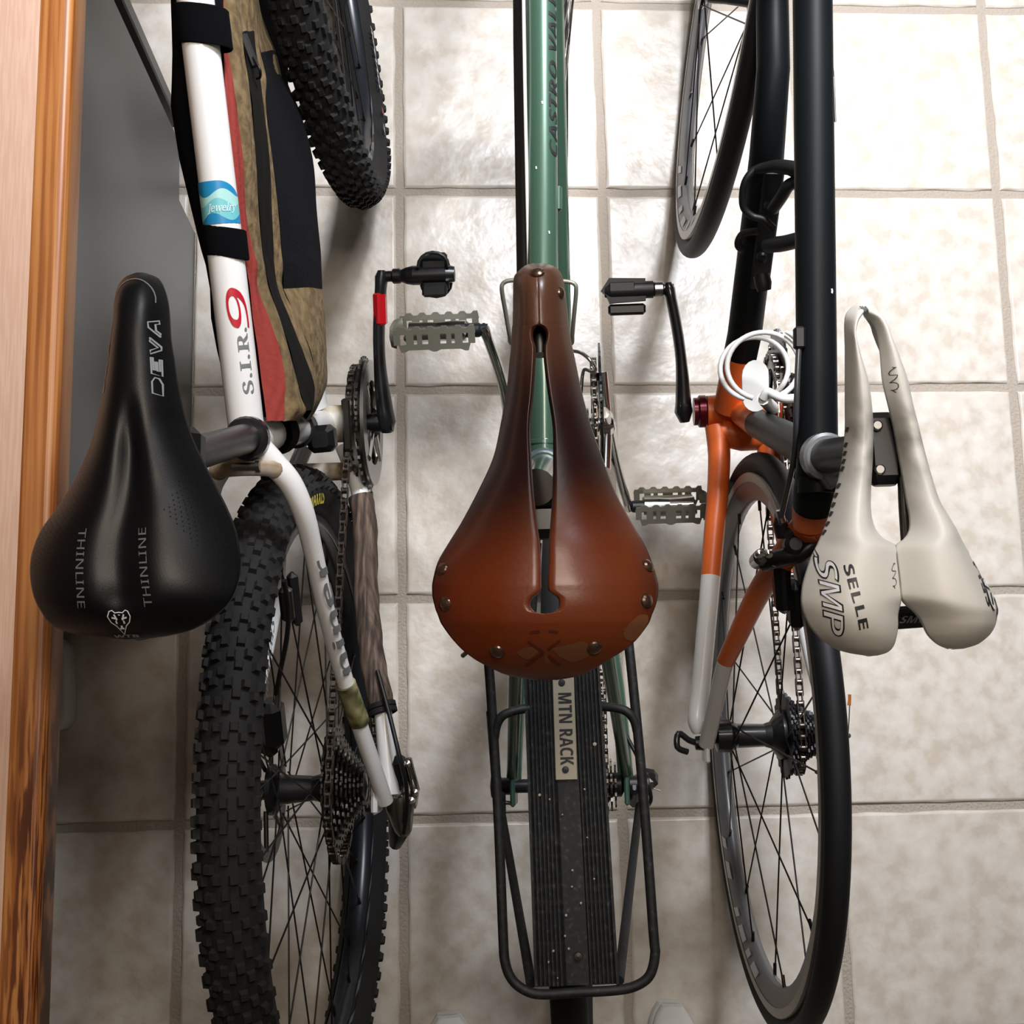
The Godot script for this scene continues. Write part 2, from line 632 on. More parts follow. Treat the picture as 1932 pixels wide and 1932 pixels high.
func _oak() -> void:
	var w := 128
	var h := 2048
	var img := Image.create(w, h, false, Image.FORMAT_RGB8)
	var a := FastNoiseLite.new()
	a.seed = 3; a.frequency = 0.02; a.fractal_octaves = 4
	var b := FastNoiseLite.new()
	b.seed = 8; b.frequency = 0.03; b.fractal_octaves = 3
	var base := Color("b06c33")
	var light := Color("c88a4e")
	var dark := Color("8a4f20")
	var worn := Color("4e2208")
	for y in h:
		var f := float(y) / h                      # 0 far end, 1 near end
		var wear := smoothstep(0.49, 0.60, f)
		for x in w:
			var g := a.get_noise_2d(x * 3.0, y * 0.09)
			var q := b.get_noise_2d(x * 5.0 + 900.0, y * 0.16)
			var c := base.lerp(light, clampf(g * 1.4 + 0.35, 0, 1)).lerp(dark, clampf(-g * 1.5 - 0.05 + maxf(q, 0.0) * 0.5, 0, 0.75))
			var s := clampf((b.get_noise_2d(x * 4.0, y * 0.35) + 0.22 * a.get_noise_2d(x * 0.7, y * 0.12)) * 3.2 + 0.35, 0, 1) * wear
			s *= smoothstep(0.05, 0.4, float(x) / w)
			c = c.lerp(worn, s * 0.9)
			img.set_pixel(x, y, c)
	var m := mat("oak", "ffffff", 0.4)
	m.albedo_texture = ImageTexture.create_from_image(img)
	m.clearcoat_enabled = true
	m.clearcoat = 0.25

# ------------------------------------------------------------------ bicycle components
func gear_poly(teeth: int, r: float, depth := 0.0035) -> PackedVector2Array:
	var p := PackedVector2Array()
	for i in teeth:
		for k in [[-0.32, -1.0], [-0.12, 1.0], [0.12, 1.0], [0.32, -1.0]]:
			var a: float = TAU * (i + k[0]) / teeth
			p.append(Vector2(cos(a), sin(a)) * (r + depth * 0.5 * k[1]))
	return p

func ring_mesh(mb: MB, c: Vector3, ro: float, ri: float, th: float, seg := 40) -> void:
	mb.lathe(c, Vector3.RIGHT, [Vector2(ri, -th / 2), Vector2(ro, -th / 2), Vector2(ro, th / 2), Vector2(ri, th / 2), Vector2(ri, -th / 2)], seg)

const SIDEWAYS := Basis(Vector3(0, 0, 1), Vector3(0, 1, 0), Vector3(-1, 0, 0))   # a plate's normal along the axle

# a sprocket in the plane across x, open in the middle
func sprocket(parent: Node, called: String, c: Vector3, teeth: int, r: float, ri: float, mt: Material, th := 0.0022) -> Node3D:
	var mb := MB.new()
	var outer := gear_poly(teeth, r)
	var n := outer.size()
	for s in [-1.0, 1.0]:
		for i in n:
			var j := (i + 1) % n
			var a := outer[i].normalized() * ri
			var b := outer[j].normalized() * ri
			mb.quad(c + Vector3(s * th / 2, outer[i].y, outer[i].x), c + Vector3(s * th / 2, outer[j].y, outer[j].x), c + Vector3(s * th / 2, b.y, b.x), c + Vector3(s * th / 2, a.y, a.x), c)
	for i in n:
		var j := (i + 1) % n
		mb.quad(c + Vector3(-th / 2, outer[i].y, outer[i].x), c + Vector3(-th / 2, outer[j].y, outer[j].x), c + Vector3(th / 2, outer[j].y, outer[j].x), c + Vector3(th / 2, outer[i].y, outer[i].x), c)
	return put(parent, called, mb, mt)

func wheel_xf(root: Transform3D, x: float, z: float, yaw: float, lean: float, r: float) -> Transform3D:
	var y := deg_to_rad(yaw)
	var l := deg_to_rad(lean)
	var ax := Vector3(cos(y), 0, sin(y))
	var fwd := Vector3(sin(y), 0, -cos(y))
	var up := Vector3.UP * cos(l) - ax * sin(l)
	ax = ax * cos(l) + Vector3.UP * sin(l)
	return root.affine_inverse() * Transform3D(Basis(ax, up, -fwd), Vector3(x, r * cos(l), z))

# s: R outer radius, w tyre width, ro/ri rim radii, rw rim width, spokes, flange (left x, right x, radius), hub profile, materials
func wheel(parent: Node, called: String, xf: Transform3D, s: Dictionary) -> Node3D:
	var wh := group(parent, called, xf)
	var rt: float = s.w * 0.5
	var knobs: bool = s.get("knobs", false)
	var Rc: float = s.R - (0.0045 if knobs else 0.0)
	var rc := Rc - rt
	var mb := MB.new()
	var rows := []
	for i in 96:
		var a := TAU * i / 96
		var ring := PackedVector3Array()
		for k in 20:
			var b := TAU * k / 20
			var rr: float = rc + rt * cos(b) * (1.0 if cos(b) > 0 else (rc - s.ro + 0.006) / rt)
			ring.append(Vector3(rt * sin(b) * (1.0 - (0.25 if cos(b) < -0.2 else 0.0)), rr * cos(a), rr * sin(a)))
		rows.append(ring)
	mb.grid(rows, true, true)
	put(wh, "tire", mb, s.tire)
	if knobs:
		var kb := MB.new()
		var n: int = s.get("rows", 88)
		for i in n:
			for k in [[-1.36, 0.1, 7.0, 10.0], [-1.02, 0.6, 6.5, 8.5], [-0.70, 0.1, 7.0, 8.0], [-0.40, 0.6, 7.5, 8.0], [-0.13, 0.12, 6.6, 9.0], [0.13, 0.48, 6.6, 9.0], [0.40, 0.0, 7.5, 8.0], [0.70, 0.5, 7.0, 8.0], [1.02, 0.0, 6.5, 8.5], [1.36, 0.5, 7.0, 10.0]]:
				var a: float = TAU * (i + k[1] + 0.10 * sin(i * 7.7 + k[0] * 31.0)) / n
				var b: float = k[0] * 0.92
				var o := Vector3(rt * sin(b), (rc + rt * cos(b)) * cos(a), (rc + rt * cos(b)) * sin(a))
				var up := Vector3(sin(b), cos(b) * cos(a), cos(b) * sin(a))
				var fw := Vector3(0, -sin(a), cos(a))
				var sd := up.cross(fw)
				var hh := 0.0042 + 0.0011 * sin(i * 12.9898 + k[0] * 78.233)
				var lo := PackedVector3Array()
				var hi := PackedVector3Array()
				for q in [[-1, -1], [1, -1], [1, 1], [-1, 1]]:
					lo.append(o - up * 0.001 + (sd * q[0] * k[2] + fw * q[1] * k[3]) * 0.00055)
					hi.append(o + up * hh + (sd * q[0] * k[2] + fw * q[1] * k[3]) * 0.00042)
				for q in 4:
					kb.quad(lo[q], lo[(q + 1) % 4], hi[(q + 1) % 4], hi[q], o)
				kb.quad(hi[0], hi[1], hi[2], hi[3], o)
		var kn := put(wh, "tread_knobs", kb, M.knob)
		kn.set_meta("kind", "stuff")
	# rim
	var rb := MB.new()
	var hw: float = s.rw * 0.5
	var prof := [Vector2(hw, s.ro), Vector2(hw, s.ro - 0.012), Vector2(hw * s.get("belly", 0.95), lerpf(s.ro, s.ri, 0.55)), Vector2(hw * s.get("nose", 0.45), s.ri + 0.002), Vector2(0, s.ri), Vector2(-hw * s.get("nose", 0.45), s.ri + 0.002), Vector2(-hw * s.get("belly", 0.95), lerpf(s.ro, s.ri, 0.55)), Vector2(-hw, s.ro - 0.012), Vector2(-hw, s.ro), Vector2(0, s.ro - 0.004)]
	var rr := []
	for p in prof:
		var ring := PackedVector3Array()
		for i in 80:
			var a := TAU * i / 80
			ring.append(Vector3(p.x, p.y * cos(a), p.y * sin(a)))
		rr.append(ring)
	var core: float = (s.ro + s.ri) * 0.5
	rb.grid(rr, true, true, func(q: Vector3): return (q - Vector3(0, q.y, q.z).normalized() * core).normalized())
	put(wh, "rim", rb, s.rim)
	if s.has("track"):
		for sd in [-1.0, 1.0]:
			var tb := MB.new()
			tb.lathe(Vector3.ZERO, Vector3.RIGHT, [Vector2(s.ro - 0.011, sd * (hw + 0.0006)), Vector2(s.ro - 0.001, sd * (hw + 0.0006))], 80)
			put(wh, "brake_track", tb, s.track)
	# hub
	var hb := MB.new()
	hb.lathe(Vector3.ZERO, Vector3.RIGHT, s.hubprof, 20)
	put(wh, "hub", hb, s.hub)
	# spokes
	var n: int = s.spokes
	var fl: Array = s.flange
	var kinds := []
	for side in 2:
		for lead in [-1.0, 1.0]:
			var sb := MB.new()
			var off: float = lead * s.get("cross", 0.9)
			var fr: float = fl[2 + side] if fl.size() > 3 else fl[2]
			sb.tube([Vector3(fl[side], fr * cos(off), fr * sin(off)), Vector3((0.004 if side else -0.004), s.ri + 0.002, 0)], 0.00105, 5)
			sb.tube([Vector3((0.0045 if side else -0.0045), s.ri - 0.012, -sin(off) * 0.0006), Vector3((0.004 if side else -0.004), s.ri + 0.002, 0)], 0.0021, 6)
			kinds.append(sb.mesh())
	for i in n:
		var sp := put_mesh(wh, "spoke", kinds[(i % 2) * 2 + (i / 2) % 2], s.spokemat)
		sp.rotation.x = TAU * (i + s.get("phase", 0.0)) / n
	return wh

func chain(parent: Node, path: Array, side_axis := Vector3.RIGHT, bright: Material = null) -> Node3D:
	var g := group(parent, "chain")
	var mm := []
	for kind in 2:
		var mb := MB.new()
		var x := 0.0036 if kind == 0 else 0.0026
		var poly := PackedVector2Array()
		for i in 12:
			var a := TAU * i / 12
			poly.append(Vector2(cos(a) * 0.0042 + (0.00635 if cos(a) > 0 else -0.00635), sin(a) * 0.0041))
		for s in [-1.0, 1.0]:
			mb.plate(Transform3D(SIDEWAYS, Vector3(s * x, 0, 0)), poly, 0.001)
		for e in [-0.00635, 0.00635]:
			if kind == 1:
				mb.lathe(Vector3(-0.0022, 0, e), Vector3.RIGHT, [Vector2(0.0001, 0), Vector2(0.0038, 0), Vector2(0.0038, 0.0044), Vector2(0.0001, 0.0044)], 10)
			else:
				mb.lathe(Vector3(-0.0042, 0, e), Vector3.RIGHT, [Vector2(0.0001, 0), Vector2(0.0016, 0), Vector2(0.0016, 0.0084), Vector2(0.0001, 0.0084)], 8)
		mm.append(mb.mesh())
	# even steps along the path
	var step := 0.0127
	var left := 0.0
	var pts := []
	for i in path.size() - 1:
		var d: float = path[i].distance_to(path[i + 1])
		while left <= d:
			pts.append(path[i].lerp(path[i + 1], left / d))
			left += step
		left -= d
	for i in pts.size() - 1:
		var d: Vector3 = (pts[i + 1] - pts[i]).normalized()
		var up := d.cross(side_axis).normalized()
		var o := put_mesh(g, "chain_link", mm[i % 2], M.chain_steel if i % 2 else M.chain_dark)
		o.transform = Transform3D(Basis(up.cross(d), up, d), (pts[i] + pts[i + 1]) * 0.5)
	return g

# the loop of a chain in a plane: round the chainring, over the sprocket, through the derailleur's two wheels
func chain_path(cr: Vector3, rr: float, sp: Vector3, rs: float, jockey: Array) -> Array:
	var p := []
	# over the front of the ring, from the bottom round to the top
	for i in 25:
		var a := deg_to_rad(lerpf(262.0, 82.0, i / 24.0))     # angle from +z (back) over +y (up); 180 = front
		p.append(cr + Vector3(0, sin(a) * rr, cos(a) * rr))
	for i in 15:
		var a := deg_to_rad(lerpf(88.0, -95.0, i / 14.0))
		p.append(sp + Vector3(0, sin(a) * rs, cos(a) * rs))
	for j in jockey: p.append(j)
	p.append(p[0])
	return p

func crank_arm(parent: Node, bb: Vector3, ped: Vector3, w: float, th: float, mt: Material, bow := 0.0) -> MeshInstance3D:
	var mb := MB.new()
	var pts := []
	var rads := []
	for i in 13:
		var t := i / 12.0
		pts.append(bb.lerp(ped, t) + Vector3(bow * sin(t * PI), 0, 0))
		rads.append(lerpf(w, w * 0.68, smoothstep(0.0, 0.5, t)) * (1.12 if i == 12 or i == 0 else 1.0))
	pts.push_front(bb - (ped - bb).normalized() * w * 0.8)
	rads.push_front(w * 0.6)
	pts.append(ped + (ped - bb).normalized() * w * 0.5)
	rads.append(w * 0.4)
	mb.tube(pts, rads, 14, th / w, Vector3.RIGHT)
	return put(parent, "crank_arm", mb, mt)

func frame_tube(parent: Node, called: String, pts: Array, rad, mt: Material, flat := 1.0, up := Vector3.ZERO) -> MeshInstance3D:
	var mb := MB.new()
	mb.tube(pts, rad, 20, flat, up)
	return put(parent, called, mb, mt)

func pipe(parent: Node, called: String, pts: Array, r, mt: Material, seg := 10) -> MeshInstance3D:
	var mb := MB.new()
	mb.tube(pts, r, seg)
	return put(parent, called, mb, mt)

func block(parent: Node, called: String, xf: Transform3D, size: Vector3, bev: float, mt: Material) -> MeshInstance3D:
	var mb := MB.new()
	mb.box(xf, size, bev)
	return put(parent, called, mb, mt)

func disc(parent: Node, called: String, c: Vector3, ax: Vector3, prof: Array, mt: Material, seg := 24) -> MeshInstance3D:
	var mb := MB.new()
	mb.lathe(c, ax, prof, seg)
	return put(parent, called, mb, mt)

func bicycle(x: float, z: float, lean: float) -> Frame:
	var f := Frame.new()
	f.root = Node3D.new()
	f.xf = Transform3D(Basis(Vector3.BACK, deg_to_rad(lean)), Vector3(x, 0, z))
	f.eye = Vector3(0, CAM_HEIGHT, 0)
	f.cb = cam_basis
	return f

# ------------------------------------------------------------------ the scene
func _ready() -> void:
	var cam := Camera3D.new()
	cam.name = "camera"
	cam.fov = rad_to_deg(2.0 * atan(966.0 / FOCAL))
	cam.near = 0.02
	cam.transform = Transform3D(cam_basis, Vector3(0, CAM_HEIGHT, 0))
	add_child(cam)
	cam.current = true
	var we := WorldEnvironment.new()
	we.name = "world"
	var env := Environment.new()
	env.background_mode = Environment.BG_COLOR
	env.background_color = Color("20242a")
	env.tonemap_mode = Environment.TONE_MAPPER_LINEAR
	env.tonemap_exposure = 1.0
	env.sdfgi_enabled = true
	env.ssao_enabled = true
	env.ssil_enabled = true
	we.environment = env
	add_child(we)
	materials()
	ceiling_spot(Vector3(0.52, 2.20, -1.45), Vector3(0.42, 0.0, -0.98), 0.22, 48.0, 8.2, "wide frosted ceiling spot above the bright end of the floor")
	added_fill_lamp(Vector3(0.12, 2.44, -0.50), 0.26, 1.1, "large round fill lamp added on the ceiling above the saddles")
	room()
	counter()
	small_things()
	mountain_bike()
	touring_bike()
	road_bike()

# a wide frosted ceiling spot, beyond the top right of the picture
func ceiling_spot(p: Vector3, aim: Vector3, radius: float, angle: float, power: float, label: String) -> void:
	var d := (aim - p).normalized()
	var g := group(self, "ceiling_spot", at(p))
	tag(g, label, "lamp")
	var glow := mat("lamp_glow", "fff6e8", 0.6)
	glow.emission_enabled = true
	glow.emission = Color("fff3e2")
	glow.emission_energy_multiplier = 3.0
	disc(g, "housing", -d * 0.05, -d, [Vector2(radius, -0.05), Vector2(radius * 1.04, -0.05), Vector2(radius * 0.9, 0.06), Vector2(0.05, 0.09), Vector2(0.001, 0.09)], M.white_plastic, 40)
	disc(g, "lens", -d * 0.03, d, [Vector2(0.001, 0.0), Vector2(radius * 0.99, 0.0), Vector2(radius * 0.99, 0.012), Vector2(0.001, 0.016)], glow, 40)
	pipe(g, "stem", [-d * 0.12, Vector3(-d.x * 0.12, 2.46 - p.y, -d.z * 0.12)], 0.012, M.white_plastic)
	var l := SpotLight3D.new()
	l.name = "lamp_light"
	l.light_size = radius
	l.light_energy = power
	l.light_color = Color("f5f7ff")
	l.spot_angle = angle
	l.spot_angle_attenuation = 1.0
	l.spot_range = 8.0
	l.spot_attenuation = 2.0
	l.shadow_enabled = true
	l.transform = Transform3D(Basis.looking_at(d), d * (radius + 0.02))
	g.add_child(l)

func added_fill_lamp(p: Vector3, radius: float, power: float, label: String) -> void:  # unseen weak fill, added to brighten the saddles and upper tubes
	var g := group(self, "added_fill_lamp", at(p))
	tag(g, label, "lamp")
	disc(g, "base", Vector3.ZERO, Vector3.DOWN, [Vector2(0.001, 0), Vector2(radius * 1.1, 0), Vector2(radius * 1.1, 0.02), Vector2(0.001, 0.02)], M.white_plastic, 32)
	disc(g, "diffuser", Vector3.ZERO, Vector3.DOWN, [Vector2(0.001, 0.021), Vector2(radius, 0.021), Vector2(radius * 0.9, 0.045), Vector2(0.001, 0.055)], M.lamp_glow, 32)
	var l := AreaLight3D.new()
	l.name = "lamp_light"
	l.area_size = Vector2(radius, radius) * 1.8
	l.light_energy = power
	l.light_color = Color("ffeedd")
	l.shadow_enabled = true
	l.transform = Transform3D(Basis(Vector3.RIGHT, -PI / 2), Vector3(0, -0.06, 0))
	g.add_child(l)

func tile_mesh(variant: int) -> ArrayMesh:
	var nz := FastNoiseLite.new()
	nz.seed = 70 + variant
	nz.frequency = 9.0
	nz.fractal_octaves = 3
	var half := TILE * 0.5 - 0.0065
	var n := 14
	var rows := []
	for r in n + 1:
		var row := PackedVector3Array()
		for q in n + 1:
			var fx: float = [0.0, 0.006, 0.016][q] if q < 3 else (1.0 - [0.0, 0.006, 0.016][n - q] if q > n - 3 else (q - 2.0) / (n - 4.0) * 0.968 + 0.016)
			var fz: float = [0.0, 0.006, 0.016][r] if r < 3 else (1.0 - [0.0, 0.006, 0.016][n - r] if r > n - 3 else (r - 2.0) / (n - 4.0) * 0.968 + 0.016)
			var x: float = (fx * 2.0 - 1.0) * half
			var z: float = (fz * 2.0 - 1.0) * half
			var edge := minf(minf(q, n - q), minf(r, n - r))
			var h: float = [-0.0035, -0.0010, -0.0001][int(edge)] if edge < 3 else 0.0
			var wob := nz.get_noise_2d(x, z)
			if edge == 0:
				x += 0.0011 * nz.get_noise_2d(z * 2.0 + 5.0, x * 0.2) * 2.0
				z += 0.0011 * nz.get_noise_2d(x * 2.0 - 5.0, z * 0.2) * 2.0
			row.append(Vector3(x, h + wob * 0.0007, z))
		rows.append(row)
	var mb := MB.new()
	mb.grid(rows, false, false, Vector3.UP)
	for e in 4:
		var rim := []
		for q in n + 1:
			rim.append(rows[0][q] if e == 0 else rows[n][q] if e == 1 else rows[q][0] if e == 2 else rows[q][n])
		for q in n:
			var d := Vector3(0, -0.0085, 0)
			mb.quad(rim[q], rim[q + 1], rim[q + 1] + d, rim[q] + d, Vector3.ZERO)
	return mb.mesh()

func room() -> void:
	var rng := RandomNumberGenerator.new()
	rng.seed = 11
	var x0 := -1.25
	var x1 := 2.6
	var z0 := -3.3
	var z1 := 1.55
	var f := group(self, "floor")
	structure(f)
	block(f, "grout", at(Vector3((x0 + x1) / 2, -0.056, (z0 + z1) / 2)), Vector3(x1 - x0 + 0.4, 0.1, z1 - z0 + 0.4), 0.0, M.grout)
	var meshes := []
	for i in 6: meshes.append(tile_mesh(i))
	for i in range(-3, 8):
		for j in range(-7, 9):
			var c := Vector3((i + 0.5) * TILE - 0.36772, -0.001, (j + 0.5) * TILE - 1.10292)
			if c.x < x0 - 0.1 or c.x > x1 + 0.1 or c.z < z0 - 0.1 or c.z > z1 + 0.1: continue
			var t := put_mesh(f, "tile", meshes[rng.randi() % 6], M["tile_%d" % (rng.randi() % 4)])
			t.transform = Transform3D(Basis(Vector3.UP, PI / 2 * (rng.randi() % 4)) * Basis(Vector3.RIGHT, rng.randf_range(-0.0016, 0.0016)), c + Vector3(0, rng.randf_range(-0.0005, 0.0004), 0))
	var h := 2.46
	structure(block(self, "wall_left", at(Vector3(x0 - 0.06, h / 2, (z0 + z1) / 2)), Vector3(0.12, h, z1 - z0), 0.0, M.wall_paint))
	structure(block(self, "wall_right", at(Vector3(x1 + 0.06, h / 2, (z0 + z1) / 2)), Vector3(0.12, h, z1 - z0), 0.0, M.wall_paint))
	structure(block(self, "wall_front", at(Vector3((x0 + x1) / 2, h / 2, z0 - 0.06)), Vector3(x1 - x0 + 0.24, h, 0.12), 0.0, M.wall_paint))
	structure(block(self, "wall_back", at(Vector3((x0 + x1) / 2, h / 2, z1 + 0.06)), Vector3(x1 - x0 + 0.24, h, 0.12), 0.0, M.wall_paint))
	structure(block(self, "ceiling", at(Vector3((x0 + x1) / 2, h + 0.05, (z0 + z1) / 2)), Vector3(x1 - x0 + 0.24, 0.1, z1 - z0 + 0.24), 0.0, M.ceiling_paint))

func counter() -> void:
	var top := 0.80
	var za := -0.90
	var zb := 0.75
	var c := group(self, "counter", at(Vector3(-0.7, 0, -0.1)))
	tag(c, "long counter with pinkish beige laminate top and worn oak edge", "counter")
	var o := -c.position
	block(c, "worktop", at(Vector3(-0.79, top - 0.02, (za + zb) / 2) + o), Vector3(0.90, 0.04, zb - za), 0.0, M.laminate)
	# oak strip with a rounded outer edge
	var prof := [Vector2(-0.3405, -0.042), Vector2(-0.3405, -0.0004), Vector2(-0.3398, 0.0006)]
	for i in 5: prof.append(Vector2(lerpf(-0.338, -0.3205, i / 4.0), 0.0008))
	for i in 7:
		var a := PI / 2 * (1.0 - i / 6.0)
		prof.append(Vector2(-0.3205 + 0.0085 * cos(a), -0.0077 + 0.0085 * sin(a)))
	prof.append(Vector2(-0.312, -0.036))
	prof.append(Vector2(-0.318, -0.042))
	var mb := MB.new()
	var rows := []
	for i in 25:
		var z := lerpf(zb, za, i / 24.0)
		var row := PackedVector3Array()
		for p in prof: row.append(Vector3(p.x, top + p.y, z) + o)
		rows.append(row)
	rows.reverse()
	mb.grid(rows, false, false, Vector3(1, 1, 0))
	mb.quad(rows[0][0], rows[0][-1], rows[-1][-1], rows[-1][0], rows[0][4])
	mb.fan(rows[0], Vector3.FORWARD)
	mb.fan(rows[-1], Vector3.BACK)
	put(c, "oak_edge", mb, M.oak)
	# panel that carries the far side of the top
	block(c, "support_panel", at(Vector3(-1.18, (top - 0.04) / 2, (za + zb) / 2) + o), Vector3(0.04, top - 0.04, zb - za), 0.002, M.cabinet_grey)
	# base cabinet below: its end panel is the grey face beside the bicycles
	var b := group(self, "base_cabinet", at(Vector3(-0.62, 0, -0.5)))
	tag(b, "grey base cabinet below the counter, with a toe kick and dark seam at its door", "cabinet")
	o = -b.position
	var side := PackedVector2Array([Vector2(-0.16, 0.0), Vector2(-0.16, 0.757), Vector2(-0.805, 0.757), Vector2(-0.805, 0.125), Vector2(-0.722, 0.118), Vector2(-0.719, 0.0)])
	for x in [-0.369, -0.871]:
		var m := MB.new()
		var sp := PackedVector2Array()
		for p in side: sp.append(Vector2(p.x, p.y))
		m.plate(Transform3D(SIDEWAYS, Vector3(x, 0, 0) + o), sp, 0.014)
		put(b, "end_panel", m, M.cabinet_grey)
	block(b, "body", at(Vector3(-0.62, 0.44, -0.48) + o), Vector3(0.48, 0.63, 0.63), 0.002, M.cabinet_grey)
	block(b, "plinth", at(Vector3(-0.62, 0.06, -0.44) + o), Vector3(0.48, 0.118, 0.55), 0.002, M.gap_black)
	block(b, "seam", at(Vector3(-0.62, 0.44, -0.812) + o), Vector3(0.46, 0.625, 0.034), 0.0, M.gap_black)
	block(b, "door", at(Vector3(-0.62, 0.44, -0.839) + o), Vector3(0.516, 0.635, 0.02), 0.002, M.cabinet_grey)

func shoe(p: Vector3, turn: float, mirror: float, label: String) -> void:
	var g := group(self, "shoe", Transform3D(Basis(Vector3.UP, turn), p))
	tag(g, label, "shoe", "white shoes at the lower edge")
	for part in 2:
		var rows := []
		var mb := MB.new()
		for i in 25:
			var t := i / 24.0
			var z := t * 0.27
			var w := 0.041 * (1.0 - 0.60 * exp(-z / 0.028)) * (1.0 - 0.22 * smoothstep(0.35, 0.65, t) + 0.08 * smoothstep(0.7, 0.9, t)) * (1.0 - pow(maxf(0.0, (t - 0.9) / 0.1), 3.0) * 0.6)
			var off := mirror * 0.012 * (1.0 - smoothstep(0.0, 0.30, t))
			var y0 := 0.0 if part == 0 else 0.022
			var y1 := 0.026 if part == 0 else lerpf(0.045, 0.105, smoothstep(0.05, 0.65, t))
			var ring := PackedVector3Array()
			for k in 20:
				var a := TAU * k / 20
				var cx := signf(cos(a)) * pow(absf(cos(a)), 0.55)
				var cy := signf(sin(a)) * pow(absf(sin(a)), 0.55 if part == 0 else 0.8)
				var ww: float = w * (1.0 if part == 0 else 0.94 - 0.35 * smoothstep(0.2, 0.8, t) * maxf(cy, 0.0))
				ring.append(Vector3(off + cx * ww, (y0 + y1) * 0.5 + cy * (y1 - y0) * 0.5, z))
			rows.append(ring)
		mb.grid(rows, false, true)
		mb.fan(rows[0], Vector3.FORWARD)
		mb.fan(rows[-1], Vector3.BACK)
		put(g, "sole" if part == 0 else "upper", mb, M.white_plastic)

func small_things() -> void:
	shoe(Vector3(-0.004, 0, 0.413), 0.05, 1.0, "white shoe whose toe shows at the lower edge, the left one of two")
	shoe(Vector3(0.327, 0, 0.408), -0.05, -1.0, "white shoe whose toe shows at the lower edge, the right one of two")
	# pale plastic case lying half below the counter
	var g := group(self, "plastic_case", at(Vector3(-0.572, 0, -0.045), Vector3(0, 0.06, 0)))
	tag(g, "pale rounded plastic case lying on the floor half under the oak counter edge", "case")
	var mb := MB.new()
	var rows := []
	for lv in [[0.0, 0.93], [0.004, 1.0], [0.040, 1.0], [0.047, 0.975], [0.050, 0.90], [0.0505, 0.3]]:
		var ring := PackedVector3Array()
		for k in 48:
			var a := TAU * k / 48
			var p := Vector2(signf(cos(a)) * pow(absf(cos(a)), 0.36) * 0.057, signf(sin(a)) * pow(absf(sin(a)), 0.36) * 0.066)
			ring.append(Vector3(p.x * lv[1], lv[0], p.y * lv[1]))
		rows.append(ring)
	mb.grid(rows, false, true)
	mb.fan(rows[-1], Vector3.UP)
	put(g, "shell", mb, M.case_plastic)
	block(g, "slot", at(Vector3(0.036, 0.0505, -0.034)), Vector3(0.006, 0.0012, 0.032), 0.0004, M.gap_black)

